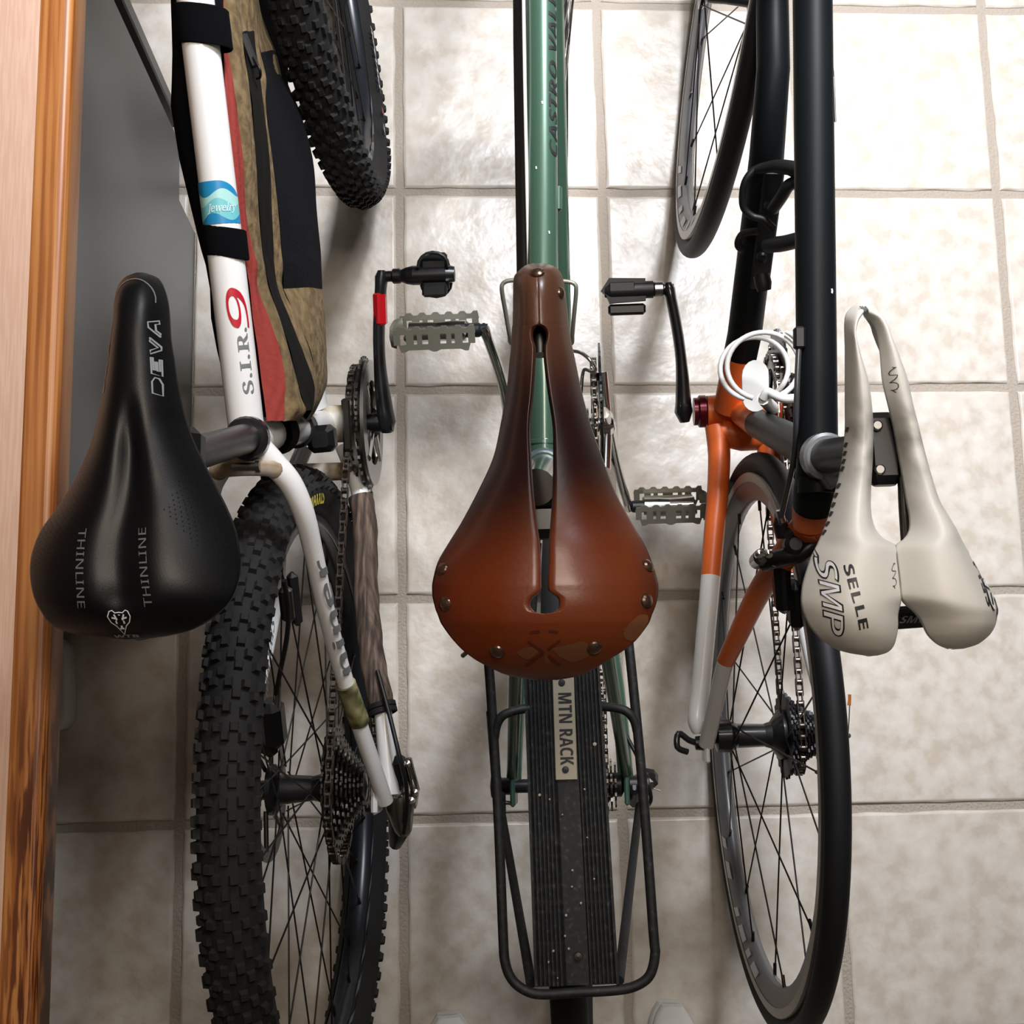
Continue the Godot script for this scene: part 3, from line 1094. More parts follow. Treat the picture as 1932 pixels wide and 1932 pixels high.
# ------------------------------------------------------------------ mountain bicycle, beside the counter
func mountain_bike() -> void:
	var F := bicycle(-0.1045, 0.085, 6.2)
	var b := F.root
	b.name = "mountain_bike"
	b.transform = F.xf
	add_child(b)
	tag(b, "white mountain bicycle with knobbly tires and black saddle beside the counter", "bicycle")
	var bb := Vector3(0, 0.315, -0.435)
	var ax := Vector3(0, 0.366, 0.008)
	# frame
	var fr := group(b, "frame")
	var t0 := F.px(464, 800, 0.685)
	var t1 := F.px(376, 60, 0.79)
	var td := (t1 - t0).normalized()
	var head := t0 + td * ((-0.90 - t0.z) / td.z)
	var low := Vector3(head.x - 0.02, 0.655, -0.945)
	frame_tube(fr, "top_tube", [t0 - td * 0.012, t1, head], 0.0166, M.white_paint)
	var st := F.px(468, 826, 0.695)
	frame_tube(fr, "seat_tube", [bb, st], 0.0172, M.white_paint)
	frame_tube(fr, "down_tube", [bb + Vector3(-0.012, 0.01, -0.02), low], 0.0185, M.white_paint)
	frame_tube(fr, "head_tube", [low + Vector3(0, -0.03, -0.013), head + (head - low).normalized() * 0.03], 0.023, M.white_paint)
	disc(fr, "bottom_bracket_shell", bb, Vector3.RIGHT, [Vector2(0.001, -0.037), Vector2(0.021, -0.037), Vector2(0.023, -0.034), Vector2(0.023, 0.034), Vector2(0.021, 0.037), Vector2(0.001, 0.037)], M.dirty_white)
	var stay := curve([F.px(484, 838, 0.682), F.px(515, 873, 0.672), F.px(548, 912, 0.66), F.px(573, 968, 0.64), F.px(592, 1045, 0.605), F.px(612, 1140, 0.56), F.px(640, 1248, 0.50), F.px(676, 1362, 0.445), F.px(727, 1512, 0.375)], 6)
	var sr := []
	for i in stay.size(): sr.append(lerpf(0.0118, 0.0092, smoothstep(0.1, 0.6, float(i) / stay.size())))
	frame_tube(fr, "seat_stay", stay, sr, M.white_paint)
	var lst := []
	for p in stay: lst.append(Vector3(-p.x, p.y, p.z))
	frame_tube(fr, "seat_stay", lst, sr, M.white_paint)
	var q: Vector3 = stay[9]
	frame_tube(fr, "stay_bridge", curve([q, Vector3(q.x * 0.6, q.y + 0.012, q.z - 0.004), Vector3(-q.x * 0.6, q.y + 0.012, q.z - 0.004), Vector3(-q.x, q.y, q.z)], 5), 0.0095, M.dirty_white)
	var cs := [F.px(648, 842, 0.315), F.px(672, 905, 0.318), F.px(688, 985, 0.325), F.px(690, 1110, 0.335), F.px(702, 1240, 0.35), F.px(722, 1340, 0.36), F.px(728, 1400, 0.365), F.px(737, 1500, 0.37)]
	frame_tube(fr, "chain_stay", curve(cs, 4), 0.0105, M.white_paint)
	var csl := []
	for p in cs: csl.append(Vector3(-p.x, p.y, p.z))
	frame_tube(fr, "chain_stay", curve(csl, 4), 0.0105, M.white_paint)
	frame_tube(fr, "chain_stay_bridge", [Vector3(-0.03, 0.317, -0.375), Vector3(0.04, 0.317, -0.375)], 0.011, M.dirty_white)
	for s in [-1.0, 1.0]:
		block(fr, "dropout", at(Vector3(s * 0.072, 0.366, 0.004)), Vector3(0.007, 0.045, 0.05), 0.003, M.white_paint)
	# printing on the frame
	var sc := (t0 - t1).normalized()
	var at_row := func(x: float, y: float, h: float) -> float: return (F.px(x, y, h) - t1).dot(-td) * -1.0
	letters(fr, "lettering", "S.I.R.", tube_chart(t0, t1, 0.0166, (F.px(470, 680, 0.70) - t0).dot(td), 0.62), 0.060, 0.0105, M.grey_print, "Droid Serif", true)
	letters(fr, "red_number", "9", tube_chart(t0, t1, 0.0166, (F.px(455, 583, 0.72) - t0).dot(td), 0.55), 0.036, 0.020, M.red_print, "Droid Sans", false, 0.4)
	var n0: Vector3 = F.px(643, 1255, 0.497)
	var n1: Vector3 = F.px(596, 1055, 0.60)
	letters(fr, "lettering", "niner", tube_chart(n0, n1, 0.0106, n0.distance_to(n1) * 0.5, 0.55), 0.155, 0.013, M.grey_print, "Droid Sans", true)
	var c0: Vector3 = F.px(652, 1290, 0.48)
	var c1: Vector3 = F.px(678, 1362, 0.444)
	frame_tube(fr, "camouflage_tape", [c0, c1], 0.0112, M.camo)
	# sticker with blue waves round the top tube
	var s0 := (F.px(412, 424, 0.745) - t0).dot(td)
	var s1 := (F.px(405, 344, 0.755) - t0).dot(td)
	var bands := [[s0, s0 + 0.006, "blue_deep"], [s0 + 0.006, lerpf(s0, s1, 0.5), "blue_light"], [lerpf(s0, s1, 0.5), lerpf(s0, s1, 0.72), "blue_pale"], [lerpf(s0, s1, 0.72), s1, "blue_deep"]]
	for i in bands.size():
		var mb := MB.new()
		var ch := tube_chart(t0, t1, 0.0166 + 0.00005 * i, 0.0, 0.0)
		var rows := []
		for k in 5:
			var row := PackedVector3Array()
			for j in 25:
				var w := lerpf(-0.026, 0.026, j / 24.0)
				var wave0: float = 0.0035 * sin(w * 190.0 + i) if i > 0 else 0.0
				var wave1: float = 0.0035 * sin(w * 190.0 + i + 1.0) if i < 3 else -9.0 * maxf(-w - 0.004, 0.0) * maxf(-w - 0.004, 0.0) * 3.0
				row.append(ch.call(lerpf(bands[i][0] + wave0, bands[i][1] + wave1, k / 4.0), w))
			rows.append(row)
		mb.grid(rows, false, false, Vector3.UP)
		put(fr, "wave_sticker", mb, M[bands[i][2]])
	var jc := tube_chart(t0, t1, 0.0172, s0 + 0.013, 0.35)
	letters(fr, "lettering", "Jewelry", func(u, w): return jc.call(w, -u), 0.026, 0.009, M.white_print, "Droid Serif", false, 0.3)
	# seat post and its clamp
	var post_top := F.px(312, 872, 0.915)
	var pd := (post_top - st).normalized()
	frame_tube(b, "seat_post", [st - pd * 0.05, post_top], 0.0138, M.worn_black)
	disc(b, "seat_clamp", st - pd * 0.006, pd, [Vector2(0.0138, 0), Vector2(0.0195, 0.0), Vector2(0.0202, 0.003), Vector2(0.0202, 0.011), Vector2(0.0186, 0.014), Vector2(0.0138, 0.0145)], M.black_gloss)
	disc(b, "clamp_bolt", F.px(458, 880, 0.69), Vector3.RIGHT, [Vector2(0.0001, -0.01), Vector2(0.0036, -0.01), Vector2(0.0036, 0.012), Vector2(0.005, 0.012), Vector2(0.005, 0.016), Vector2(0.0001, 0.016)], M.steel, 12)
	# saddle
	var sd := group(b, "saddle")
	var P := Pad.new()
	P.fr = F
	P.rows = [[514, 258, 270, 0.938, 0.002, 0.002], [519, 243, 287, 0.945, 0.006, 0.006], [525, 233, 299, 0.950, 0.012, 0.012], [540, 222.6, 309, 0.957, 0.018, 0.018], [570, 215, 318, 0.962, 0.022, 0.022], [600, 213.5, 321, 0.964, 0.024, 0.024], [640, 208, 323.5, 0.965, 0.024, 0.024], [680, 203, 330, 0.965, 0.024, 0.024], [720, 197, 336, 0.965, 0.025, 0.025], [760, 190, 344, 0.965, 0.026, 0.026], [800, 181, 354.5, 0.965, 0.028, 0.028], [840, 169.5, 370, 0.966, 0.03, 0.03], [880, 153, 389.5, 0.967, 0.032, 0.032], [920, 132, 410, 0.968, 0.034, 0.034], [960, 106, 430, 0.970, 0.036, 0.036], [1000, 77, 446, 0.972, 0.037, 0.037], [1040, 61, 453, 0.974, 0.036, 0.036], [1070, 56.4, 454, 0.975, 0.034, 0.034], [1100, 58, 449, 0.975, 0.03, 0.03], [1130, 65, 436, 0.973, 0.025, 0.025], [1155, 78, 414, 0.968, 0.02, 0.02], [1175, 93, 385, 0.961, 0.014, 0.014], [1190, 119, 351, 0.954, 0.009, 0.009], [1200, 162, 306, 0.948, 0.005, 0.005], [1206, 228, 252, 0.943, 0.001, 0.001]]
	P.c = 0.5
	P.p = 2.5
	P.groove = func(y: float, u: float) -> float:
		var len := smoothstep(720.0, 860.0, y) * (1.0 - smoothstep(1120.0, 1175.0, y))
		var v := (u - 0.5) / 0.10
		return 0.0085 * len * exp(-v * v)
	var mb := MB.new()
	P.build(mb, 40, 70, Vector2(0.012, 0.022), Vector2(0.012, 0.022))
	put(sd, "cover", mb, M.black_leather)
	var spot := func(x: float, y: float) -> Vector3: return P.spot(x, y, 0.0004)
	# outlined letters on both sides of the nose, read towards the nose
	var glyphs := {"D": [Vector2(0, 0), Vector2(0.7, 0), Vector2(1, 0.3), Vector2(1, 0.7), Vector2(0.7, 1), Vector2(0, 1)], "E": [Vector2(1, 0), Vector2(0, 0), Vector2(0, 1), Vector2(1, 1), Vector2(1, 0.8), Vector2(0.25, 0.8), Vector2(0.25, 0.6), Vector2(0.8, 0.6), Vector2(0.8, 0.42), Vector2(0.25, 0.42), Vector2(0.25, 0.2), Vector2(1, 0.2)], "V": [Vector2(0, 1), Vector2(0.22, 1), Vector2(0.5, 0.3), Vector2(0.78, 1), Vector2(1, 1), Vector2(0.6, 0), Vector2(0.4, 0)], "A": [Vector2(0, 0), Vector2(0.42, 1), Vector2(0.75, 1), Vector2(1, 0), Vector2(0.8, 0), Vector2(0.72, 0.35), Vector2(0.35, 0.35), Vector2(0.2, 0)]}
	for side in 2:
		var lm := MB.new()
		var k := 0
		for ch in "DEVA":
			var pts := []
			for v in glyphs[ch]:
				var y: float = 748.0 - (k * 37.0 + v.x * 31.0 + v.y * 6.0)
				var x := 0.0
				if side == 0: x = lerpf(318, 307, (748.0 - y) / 150.0) - 14.0 * v.y + 2.0
				else:
					y = 600.0 + (k * 37.0 + v.x * 31.0 + v.y * 6.0)
					x = lerpf(216, 199, (y - 600.0) / 150.0) + 5.0 * v.y - 1.0
				pts.append(Vector2(x, y))
			ribbon(lm, pts, 2.6, spot, true)
			k += 1
		put(sd, "lettering", lm, M.silver_print)
	var tl := func(u, w): return P.spot(300.0 - w, 1070.0 - u, 0.0004)
	letters(sd, "lettering", "THINLINE", tl, 150, 15, M.dull_print, "Droid Sans", false)
	var tr := func(u, w): return P.spot(184.0 + w - u * 0.11, 1070.0 + u, 0.0004)
	letters(sd, "lettering", "THINLINE", tr, 150, 15, M.dull_print, "Droid Sans", false)
	letters(sd, "lettering", "WTB", func(u, w): return P.spot(244.0 + u, 1199.0 - w, 0.0005), 46, 5.0, M.silver_print)
	# animal head emblem near the tail
	var em := MB.new()
	var outline := [Vector2(0, 24), Vector2(-9, 8), Vector2(-17, 1), Vector2(-21, -10), Vector2(-17, -20), Vector2(-12, -22), Vector2(-7, -17), Vector2(0, -18), Vector2(7, -17), Vector2(12, -22), Vector2(17, -20), Vector2(21, -10), Vector2(17, 1), Vector2(9, 8)]
	var pts := []
	for v in outline: pts.append(Vector2(242, 1172) + v)
	ribbon(em, pts, 1.9, spot, true)
	for bar in [[[0, -14], [0, 12], 3.4], [[-14, -8], [-4, -5], 3.2], [[14, -8], [4, -5], 3.2], [[-9, -14], [-5, -3], 3.0], [[9, -14], [5, -3], 3.0], [[-7, -2], [-7, 4], 3.0], [[7, -2], [7, 4], 3.0], [[-4, 13], [4, 13], 3.0]]:
		ribbon(em, [Vector2(242 + bar[0][0], 1172 + bar[0][1]), Vector2(242 + bar[1][0], 1172 + bar[1][1])], bar[2], spot)
	put(sd, "emblem", em, M.white_print)
	var nl := MB.new()
	var np := []
	for i in 15:
		var a := lerpf(PI * 1.02, PI * 2.0, i / 14.0)
		np.append(Vector2(266 + 38.0 * cos(a), 572 + 46.0 * sin(a)))
	ribbon(nl, np, 1.6, spot)
	put(sd, "nose_line", nl, M.dull_print)
	# perforated patches
	var hm := MB.new()
	for i in 26:
		for j in 11:
			for s in [-1.0, 1.0]:
				var y := 845.0 + i * 9.0
				var u: float = 0.5 + s * (0.475 - j * 0.026 - (j % 2) * 0.0)
				if j > 1 + 9.0 * (1.0 - absf(i - 13.0) / 14.0): continue
				var p0 := P.surf(y + (j % 2) * 4.5, u, 0.0003)
				var e0 := (P.surf(y + 3, u) - P.surf(y - 3, u)).normalized()
				var e1 := (P.surf(y, u + 0.01) - P.surf(y, u - 0.01)).normalized()
				var ring := []
				for k in 6: ring.append(p0 + (e0 * cos(TAU * k / 6) + e1 * sin(TAU * k / 6)) * 0.00052)
				var nm := e0.cross(e1).normalized()
				hm.fan(ring, nm if nm.y > 0 else -nm)
	put(sd, "perforation", hm, M.hole).set_meta("kind", "stuff")
	for s in [-1.0, 1.0]:
		pipe(sd, "rail", curve([F.px(264 + s * 18, 600, 0.930), F.px(262 + s * 40, 740, 0.918), F.px(260 + s * 50, 940, 0.918), F.px(258 + s * 80, 1080, 0.935)], 4), 0.0035, M.steel, 8)
	block(sd, "rail_clamp", at(post_top + Vector3(0, 0.0, 0)), Vector3(0.056, 0.024, 0.05), 0.006, M.black_metal)
	# wheels
	var hub := [Vector2(0.001, -0.07), Vector2(0.011, -0.07), Vector2(0.011, -0.052), Vector2(0.029, -0.050), Vector2(0.029, -0.044), Vector2(0.017, -0.036), Vector2(0.014, 0.0), Vector2(0.017, 0.014), Vector2(0.027, 0.019), Vector2(0.027, 0.023), Vector2(0.016, 0.026), Vector2(0.016, 0.06), Vector2(0.001, 0.062)]
	var ws := {"R": 0.368, "w": 0.056, "ro": 0.312, "ri": 0.2935, "rw": 0.028, "spokes": 32, "flange": [-0.034, 0.021, 0.027], "hubprof": hub, "tire": M.rubber, "rim": M.rim_black, "hub": M.black_gloss, "spokemat": M.spoke, "nose": 0.7, "knobs": true, "cross": 1.15}
	var rw := wheel(b, "rear_wheel", wheel_xf(F.xf, -0.1443, 0.085, -1.2, 6.9, 0.366), ws)
	var teeth := [36, 32, 28, 25, 22, 19, 17, 15, 13, 11]
	for i in teeth.size():
		sprocket(rw, "sprocket", Vector3(0.0245 + i * 0.0039, 0, 0), teeth[i], teeth[i] * 0.0127 / TAU, 0.017, M.dark_steel)
	ring_mesh_part(rw, "brake_disc", Vector3(-0.052, 0, 0), 0.080, 0.066, 0.002)
	for k in 6:
		var a := TAU * k / 6
		pipe(rw, "disc_arm", [Vector3(-0.052, cos(a) * 0.026, sin(a) * 0.026), Vector3(-0.052, cos(a + 0.35) * 0.068, sin(a + 0.35) * 0.068)], 0.0028, M.dark_steel, 6)
	arc_text(rw, "MAXXIS", 0.331, 0.0262, -76.0, 0.075, 0.017, M.yellow_print)
	arc_text(rw, "MAXXIS", 0.329, 0.0262, -25.0, 0.075, 0.017, M.dull_print)
	var k0 := 0
	for deg in [112, 122, 132, 141, 150, 158]:
		rim_mark(rw, 0.3035, 0.0144, deg, 5.0 if k0 % 2 else 3.2, 0.011, M.dull_print, 2.5)
		k0 += 1
	letters(rw, "hub_lettering", "STANS", tube_chart(Vector3(-0.036, 0, 0), Vector3(0.02, 0, 0), 0.016, 0.028, 0.0), 0.036, 0.006, M.silver_print)
	var fx := wheel_xf(F.xf, -0.1530, -1.0005, -7.68, 6.42, 0.366)
	var ffs := ws.duplicate()
	ffs.R = 0.368
	var fw := wheel(b, "front_wheel", fx, ffs)
	arc_text(fw, "MAXXIS", 0.323, 0.0262, 174.0, 0.105, 0.018, M.white_print)
	rim_mark(fw, 0.324, 0.0277, 156, 2.0, 0.012, M.red_paint, 0.0)
	rim_mark(fw, 0.324, 0.0277, 148, 3.0, 0.012, M.silver_print, 0.0)
	for deg in [118, 130, 141, 152]: rim_mark(fw, 0.3035, 0.0144, deg, 6.0, 0.012, M.dull_print, 3.0)
	ring_mesh_part(fw, "brake_disc", Vector3(-0.05, 0, 0), 0.090, 0.075, 0.002)
	# fork, stem and handlebar reach past the frame of the picture
	var fk := group(b, "fork")
	for s in [-0.065, 0.065]:
		pipe(fk, "fork_leg", [fx * Vector3(s, 0, 0), fx * Vector3(s, 0.40, 0.05)], 0.017, M.black_gloss, 14)
	pipe(fk, "fork_crown", [fx * Vector3(-0.07, 0.40, 0.05), fx * Vector3(0.07, 0.40, 0.05)], 0.022, M.black_gloss, 12)
	pipe(fk, "steerer", [fx * Vector3(0, 0.40, 0.05), head + Vector3(0, 0.04, 0.0)], 0.014, M.black_metal, 12)
	var hbp := head + Vector3(0.0, 0.03, -0.09)
	pipe(b, "stem", [head + Vector3(0, 0.025, 0.0), hbp], 0.016, M.black_metal, 12)
	pipe(b, "handlebar", curve([hbp + Vector3(-0.33, 0.02, 0.07), hbp + Vector3(-0.1, 0.01, 0.005), hbp, hbp + Vector3(0.1, 0.01, 0.005), hbp + Vector3(0.33, 0.02, 0.07)], 4), 0.013, M.black_metal, 12)
	# drivetrain
	var cr := Vector3(0.043, 0.315, -0.435)
	var crk := group(b, "crankset")
	sprocket(crk, "chainring", cr, 34, 0.0687, 0.045, M.dark_steel, 0.003)
	sprocket(crk, "outer_ring", cr + Vector3(0.010, 0, 0), 40, 0.0800, 0.062, M.dark_steel, 0.003)
	var ob := MB.new()
	ring_mesh(ob, cr + Vector3(0.016, 0, 0), 0.077, 0.052, 0.004)
	put(crk, "bash_ring", ob, M.steel)
	for i in 4:
		var a := TAU * i / 4 + 0.6
		pipe(crk, "spider_arm", [cr + Vector3(0.014, sin(a) * 0.02, cos(a) * 0.02), cr + Vector3(0.014, sin(a) * 0.062, cos(a) * 0.062)], 0.007, M.polished, 8)
	disc(crk, "axle", bb, Vector3.RIGHT, [Vector2(0.001, -0.085), Vector2(0.012, -0.085), Vector2(0.012, 0.085), Vector2(0.001, 0.085)], M.black_metal)
	var pr_ := F.px(720, 522, 0.375)
	crank_arm(crk, Vector3(0.077, 0.315, -0.435), pr_, 0.0155, 0.0105, M.worn_black, -0.006)
	var l0 := Vector3(-0.077, 0.315, -0.435)
	crank_arm(crk, l0, l0 + Vector3(-0.012, -0.06, 0.163), 0.0155, 0.0105, M.worn_black, 0.006)
	# red sticker on the outer end of the arm
	var dp := (pr_ - Vector3(0.077, 0.315, -0.435)).normalized()
	block(crk, "red_sticker", along(pr_ - dp * 0.038 + Vector3(-0.003, 0.0, 0), dp), Vector3(0.015, 0.0245, 0.046), 0.006, M.red_paint)
	spd_pedal(b, pr_ + Vector3(0.008, 0, 0), 1.0)
	spd_pedal(b, l0 + Vector3(-0.02, -0.06, 0.163), -1.0)
	var rs := 36 * 0.0127 / TAU
	chain(b, chain_path(cr, 0.0687, Vector3(0.030, 0.366, 0.008), rs, [Vector3(0.034, 0.366 - rs - 0.012, 0.0), Vector3(0.038, 0.262, 0.012), Vector3(0.040, 0.225, 0.035), Vector3(0.042, 0.200, 0.03), Vector3(0.044, 0.196, 0.008)]))
	# chain stay guard wrapped in an old tube
	var gd := []
	var gr := []
	var cc := curve(cs.slice(1, 6), 6)
	for i in cc.size():
		if i < 3: continue
		gd.append(cc[i])
		gr.append(0.0150 + 0.0007 * sin(i * 2.1))
	frame_tube(b, "chain_stay_guard", gd, gr, M.guard)
	for k in 2:
		var e: Vector3 = gd[-1 - k * 1]
		disc(b, "guard_band", e, gd[-1] - gd[-3], [Vector2(0.0145, -0.002), Vector2(0.0168, -0.001), Vector2(0.0168, 0.004), Vector2(0.0145, 0.005)], M.rubber)
	# derailleurs, brake, hose
	var rd := group(b, "rear_derailleur")
	block(rd, "knuckle", along(F.px(752, 1455, 0.36), Vector3(0.1, -0.3, 1)), Vector3(0.018, 0.03, 0.04), 0.007, M.black_metal)
	pipe(rd, "link_arm", [F.px(768, 1432, 0.365), F.px(783, 1490, 0.355), F.px(778, 1520, 0.335)], 0.0055, M.polished, 8)
	pipe(rd, "link_arm", [F.px(750, 1440, 0.35), F.px(757, 1495, 0.34)], 0.0045, M.polished, 8)
	for v in [[769, 1441], [783, 1495], [748, 1497], [776, 1510]]:
		disc(rd, "pivot_bolt", F.px(v[0], v[1], 0.366), Vector3.UP, [Vector2(0.0001, 0.006), Vector2(0.0042, 0.005), Vector2(0.0044, -0.004), Vector2(0.0001, -0.004)], M.polished, 10)
	var bodyp := F.px(757, 1530, 0.33)
	var bm := MB.new()
	bm.tube(curve([F.px(752, 1500, 0.345), F.px(756, 1535, 0.335), F.px(762, 1575, 0.32)], 4), [0.013, 0.0155, 0.0165, 0.0165, 0.015, 0.0135, 0.012, 0.010, 0.007], 14, 0.6)
	put(rd, "body", bm, M.steel)
	pipe(rd, "cage", [F.px(750, 1545, 0.320), F.px(752, 1572, 0.305), F.px(746, 1592, 0.285)], [0.011, 0.012, 0.008], M.black_metal, 10)
	for v in [[0.262, 0.012], [0.205, 0.022]]:
		disc(rd, "jockey_wheel", Vector3(0.041, v[0], v[1]), Vector3.RIGHT, [Vector2(0.003, -0.003), Vector2(0.019, -0.003), Vector2(0.019, 0.003), Vector2(0.003, 0.003)], M.black_plastic, 14)
	pipe(rd, "cable", curve([F.px(712, 1265, 0.37), F.px(735, 1350, 0.385), F.px(752, 1420, 0.395), F.px(766, 1480, 0.385), F.px(768, 1530, 0.36), F.px(762, 1572, 0.34)], 5), 0.0026, M.black_plastic, 8)
	var fd := group(b, "front_derailleur")
	disc(fd, "band", bb.lerp(st, 0.42), st - bb, [Vector2(0.017, -0.012), Vector2(0.021, -0.012), Vector2(0.021, 0.012), Vector2(0.017, 0.012)], M.black_metal)
	disc(fd, "band", bb.lerp(st, 0.72), st - bb, [Vector2(0.017, -0.022), Vector2(0.0225, -0.018), Vector2(0.0225, 0.018), Vector2(0.017, 0.022)], M.velcro)
	block(fd, "body", along(bb.lerp(st, 0.40) + Vector3(0.026, 0, 0.012), st - bb), Vector3(0.03, 0.03, 0.03), 0.006, M.black_metal)
	block(fd, "cage", along(cr + Vector3(0.001, 0.082, 0.02), Vector3(0, -0.3, 1)), Vector3(0.010, 0.018, 0.06), 0.002, M.dark_steel)
	var br := group(b, "rear_brake")
	block(br, "caliper", along(F.px(514, 1365, 0.43), Vector3(0, -0.5, 1)), Vector3(0.026, 0.034, 0.056), 0.008, M.black_metal)
	block(br, "pad_cap", along(F.px(509, 1405, 0.42), Vector3(0, -0.5, 1)), Vector3(0.02, 0.024, 0.024), 0.006, M.black_gloss)
	disc(br, "hose_fitting", F.px(522, 1325, 0.445), Vector3(0.1, 0.35, -1), [Vector2(0.0001, -0.014), Vector2(0.0042, -0.014), Vector2(0.0042, 0.016), Vector2(0.003, 0.02), Vector2(0.0001, 0.02)], M.steel, 10)
	pipe(br, "hose", curve([F.px(521, 1310, 0.45), F.px(529, 1265, 0.47), F.px(541, 1205, 0.50), F.px(544, 1150, 0.53), F.px(536, 1095, 0.56)], 5), 0.0028, M.black_plastic, 8)
	block(br, "sensor", along(F.px(556, 1130, 0.50), Vector3(0.0, -0.55, 1)), Vector3(0.012, 0.012, 0.062), 0.005, M.black_plastic)
	block(br, "sensor_clip", along(F.px(541, 1140, 0.515), Vector3(0.0, -0.55, 1)), Vector3(0.014, 0.014, 0.04), 0.004, M.dark_steel)
	for v in [[536, 1075, 0.575], [529, 1128, 0.545], [526, 1155, 0.53]]:
		var tie := lst_near(lst, F.px(v[0], v[1], v[2]).z)
		disc(br, "zip_tie", tie[0], tie[1], [Vector2(0.0095, -0.0014), Vector2(0.0108, -0.0014), Vector2(0.0108, 0.0014), Vector2(0.0095, 0.0014)], M.black_plastic, 16)
	frame_bag(F, t0, td)

func lst_near(line: Array, z: float) -> Array:
	for i in line.size() - 1:
		if line[i].z <= z and line[i + 1].z > z: return [line[i], line[i + 1] - line[i]]
	return [line[0], line[1] - line[0]]

func ring_mesh_part(parent: Node, called: String, c: Vector3, ro: float, ri: float, th: float) -> void:
	var mb := MB.new()
	ring_mesh(mb, c, ro, ri, th)
	put(parent, called, mb, M.steel)

# lettering round the side of a tyre or rim; deg from the top towards the rear
func arc_text(wh: Node3D, s: String, r: float, x: float, deg: float, length: float, height: float, mt: Material) -> void:
	var a0 := deg_to_rad(deg)
	var ch := func(u: float, w: float) -> Vector3:
		var a := a0 - signf(x) * u / r
		var rr := r + w
		return Vector3(x + 0.0012 - absf(w) * 0.05, rr * cos(a), rr * sin(a))
	letters(wh, "lettering", s, ch, length, height, mt, "Droid Sans", true, 0.35)

func rim_mark(wh: Node3D, r: float, x: float, deg: float, span: float, height: float, mt: Material, slant: float, taper := 0.0) -> void:
	var mb := MB.new()
	var rows := []
	for i in 7:
		var row := PackedVector3Array()
		for k in 3:
			var a := deg_to_rad(deg + span * i / 6.0 + slant * (k - 1))
			var rr := r + height * (k - 1) * 0.5
			row.append(Vector3(x + taper * (rr - r), rr * cos(a), rr * sin(a)))
		rows.append(row)
	mb.grid(rows, false, false, Vector3(signf(x), 0, 0))
	put(wh, "rim_print", mb, mt)

func spd_pedal(b: Node3D, p: Vector3, s: float) -> void:
	var g := group(b, "pedal", at(p, Vector3(0.35, 0, 0)))
	disc(g, "spindle", Vector3.ZERO, Vector3(s, 0, 0), [Vector2(0.0001, -0.006), Vector2(0.0065, -0.006), Vector2(0.0065, 0.004), Vector2(0.009, 0.006), Vector2(0.009, 0.014), Vector2(0.0075, 0.016), Vector2(0.010, 0.022), Vector2(0.0115, 0.03), Vector2(0.0115, 0.07), Vector2(0.009, 0.08), Vector2(0.0001, 0.081)], M.black_metal, 16)
	block(g, "body", at(Vector3(s * 0.056, 0, 0)), Vector3(0.034, 0.014, 0.040), 0.004, M.black_metal)
	block(g, "jaw", at(Vector3(s * 0.056, 0.010, 0.018)), Vector3(0.030, 0.010, 0.016), 0.003, M.worn_black)
	block(g, "jaw", at(Vector3(s * 0.056, -0.010, -0.018)), Vector3(0.030, 0.010, 0.016), 0.003, M.worn_black)
	var mb := MB.new()
	var pts := []
	for i in 9:
		var a := PI * i / 8.0
		pts.append(Vector3(s * (0.056 - 0.018 * cos(a)), 0.012, -0.010 - 0.016 * sin(a)))
	mb.tube(pts, 0.0022, 8)
	put(g, "binding_bail", mb, M.worn_black)
	var m2 := MB.new()
	var p2 := []
	for q in pts: p2.append(Vector3(q.x, -q.y, -q.z))
	m2.tube(p2, 0.0022, 8)
	put(g, "binding_bail", m2, M.worn_black)

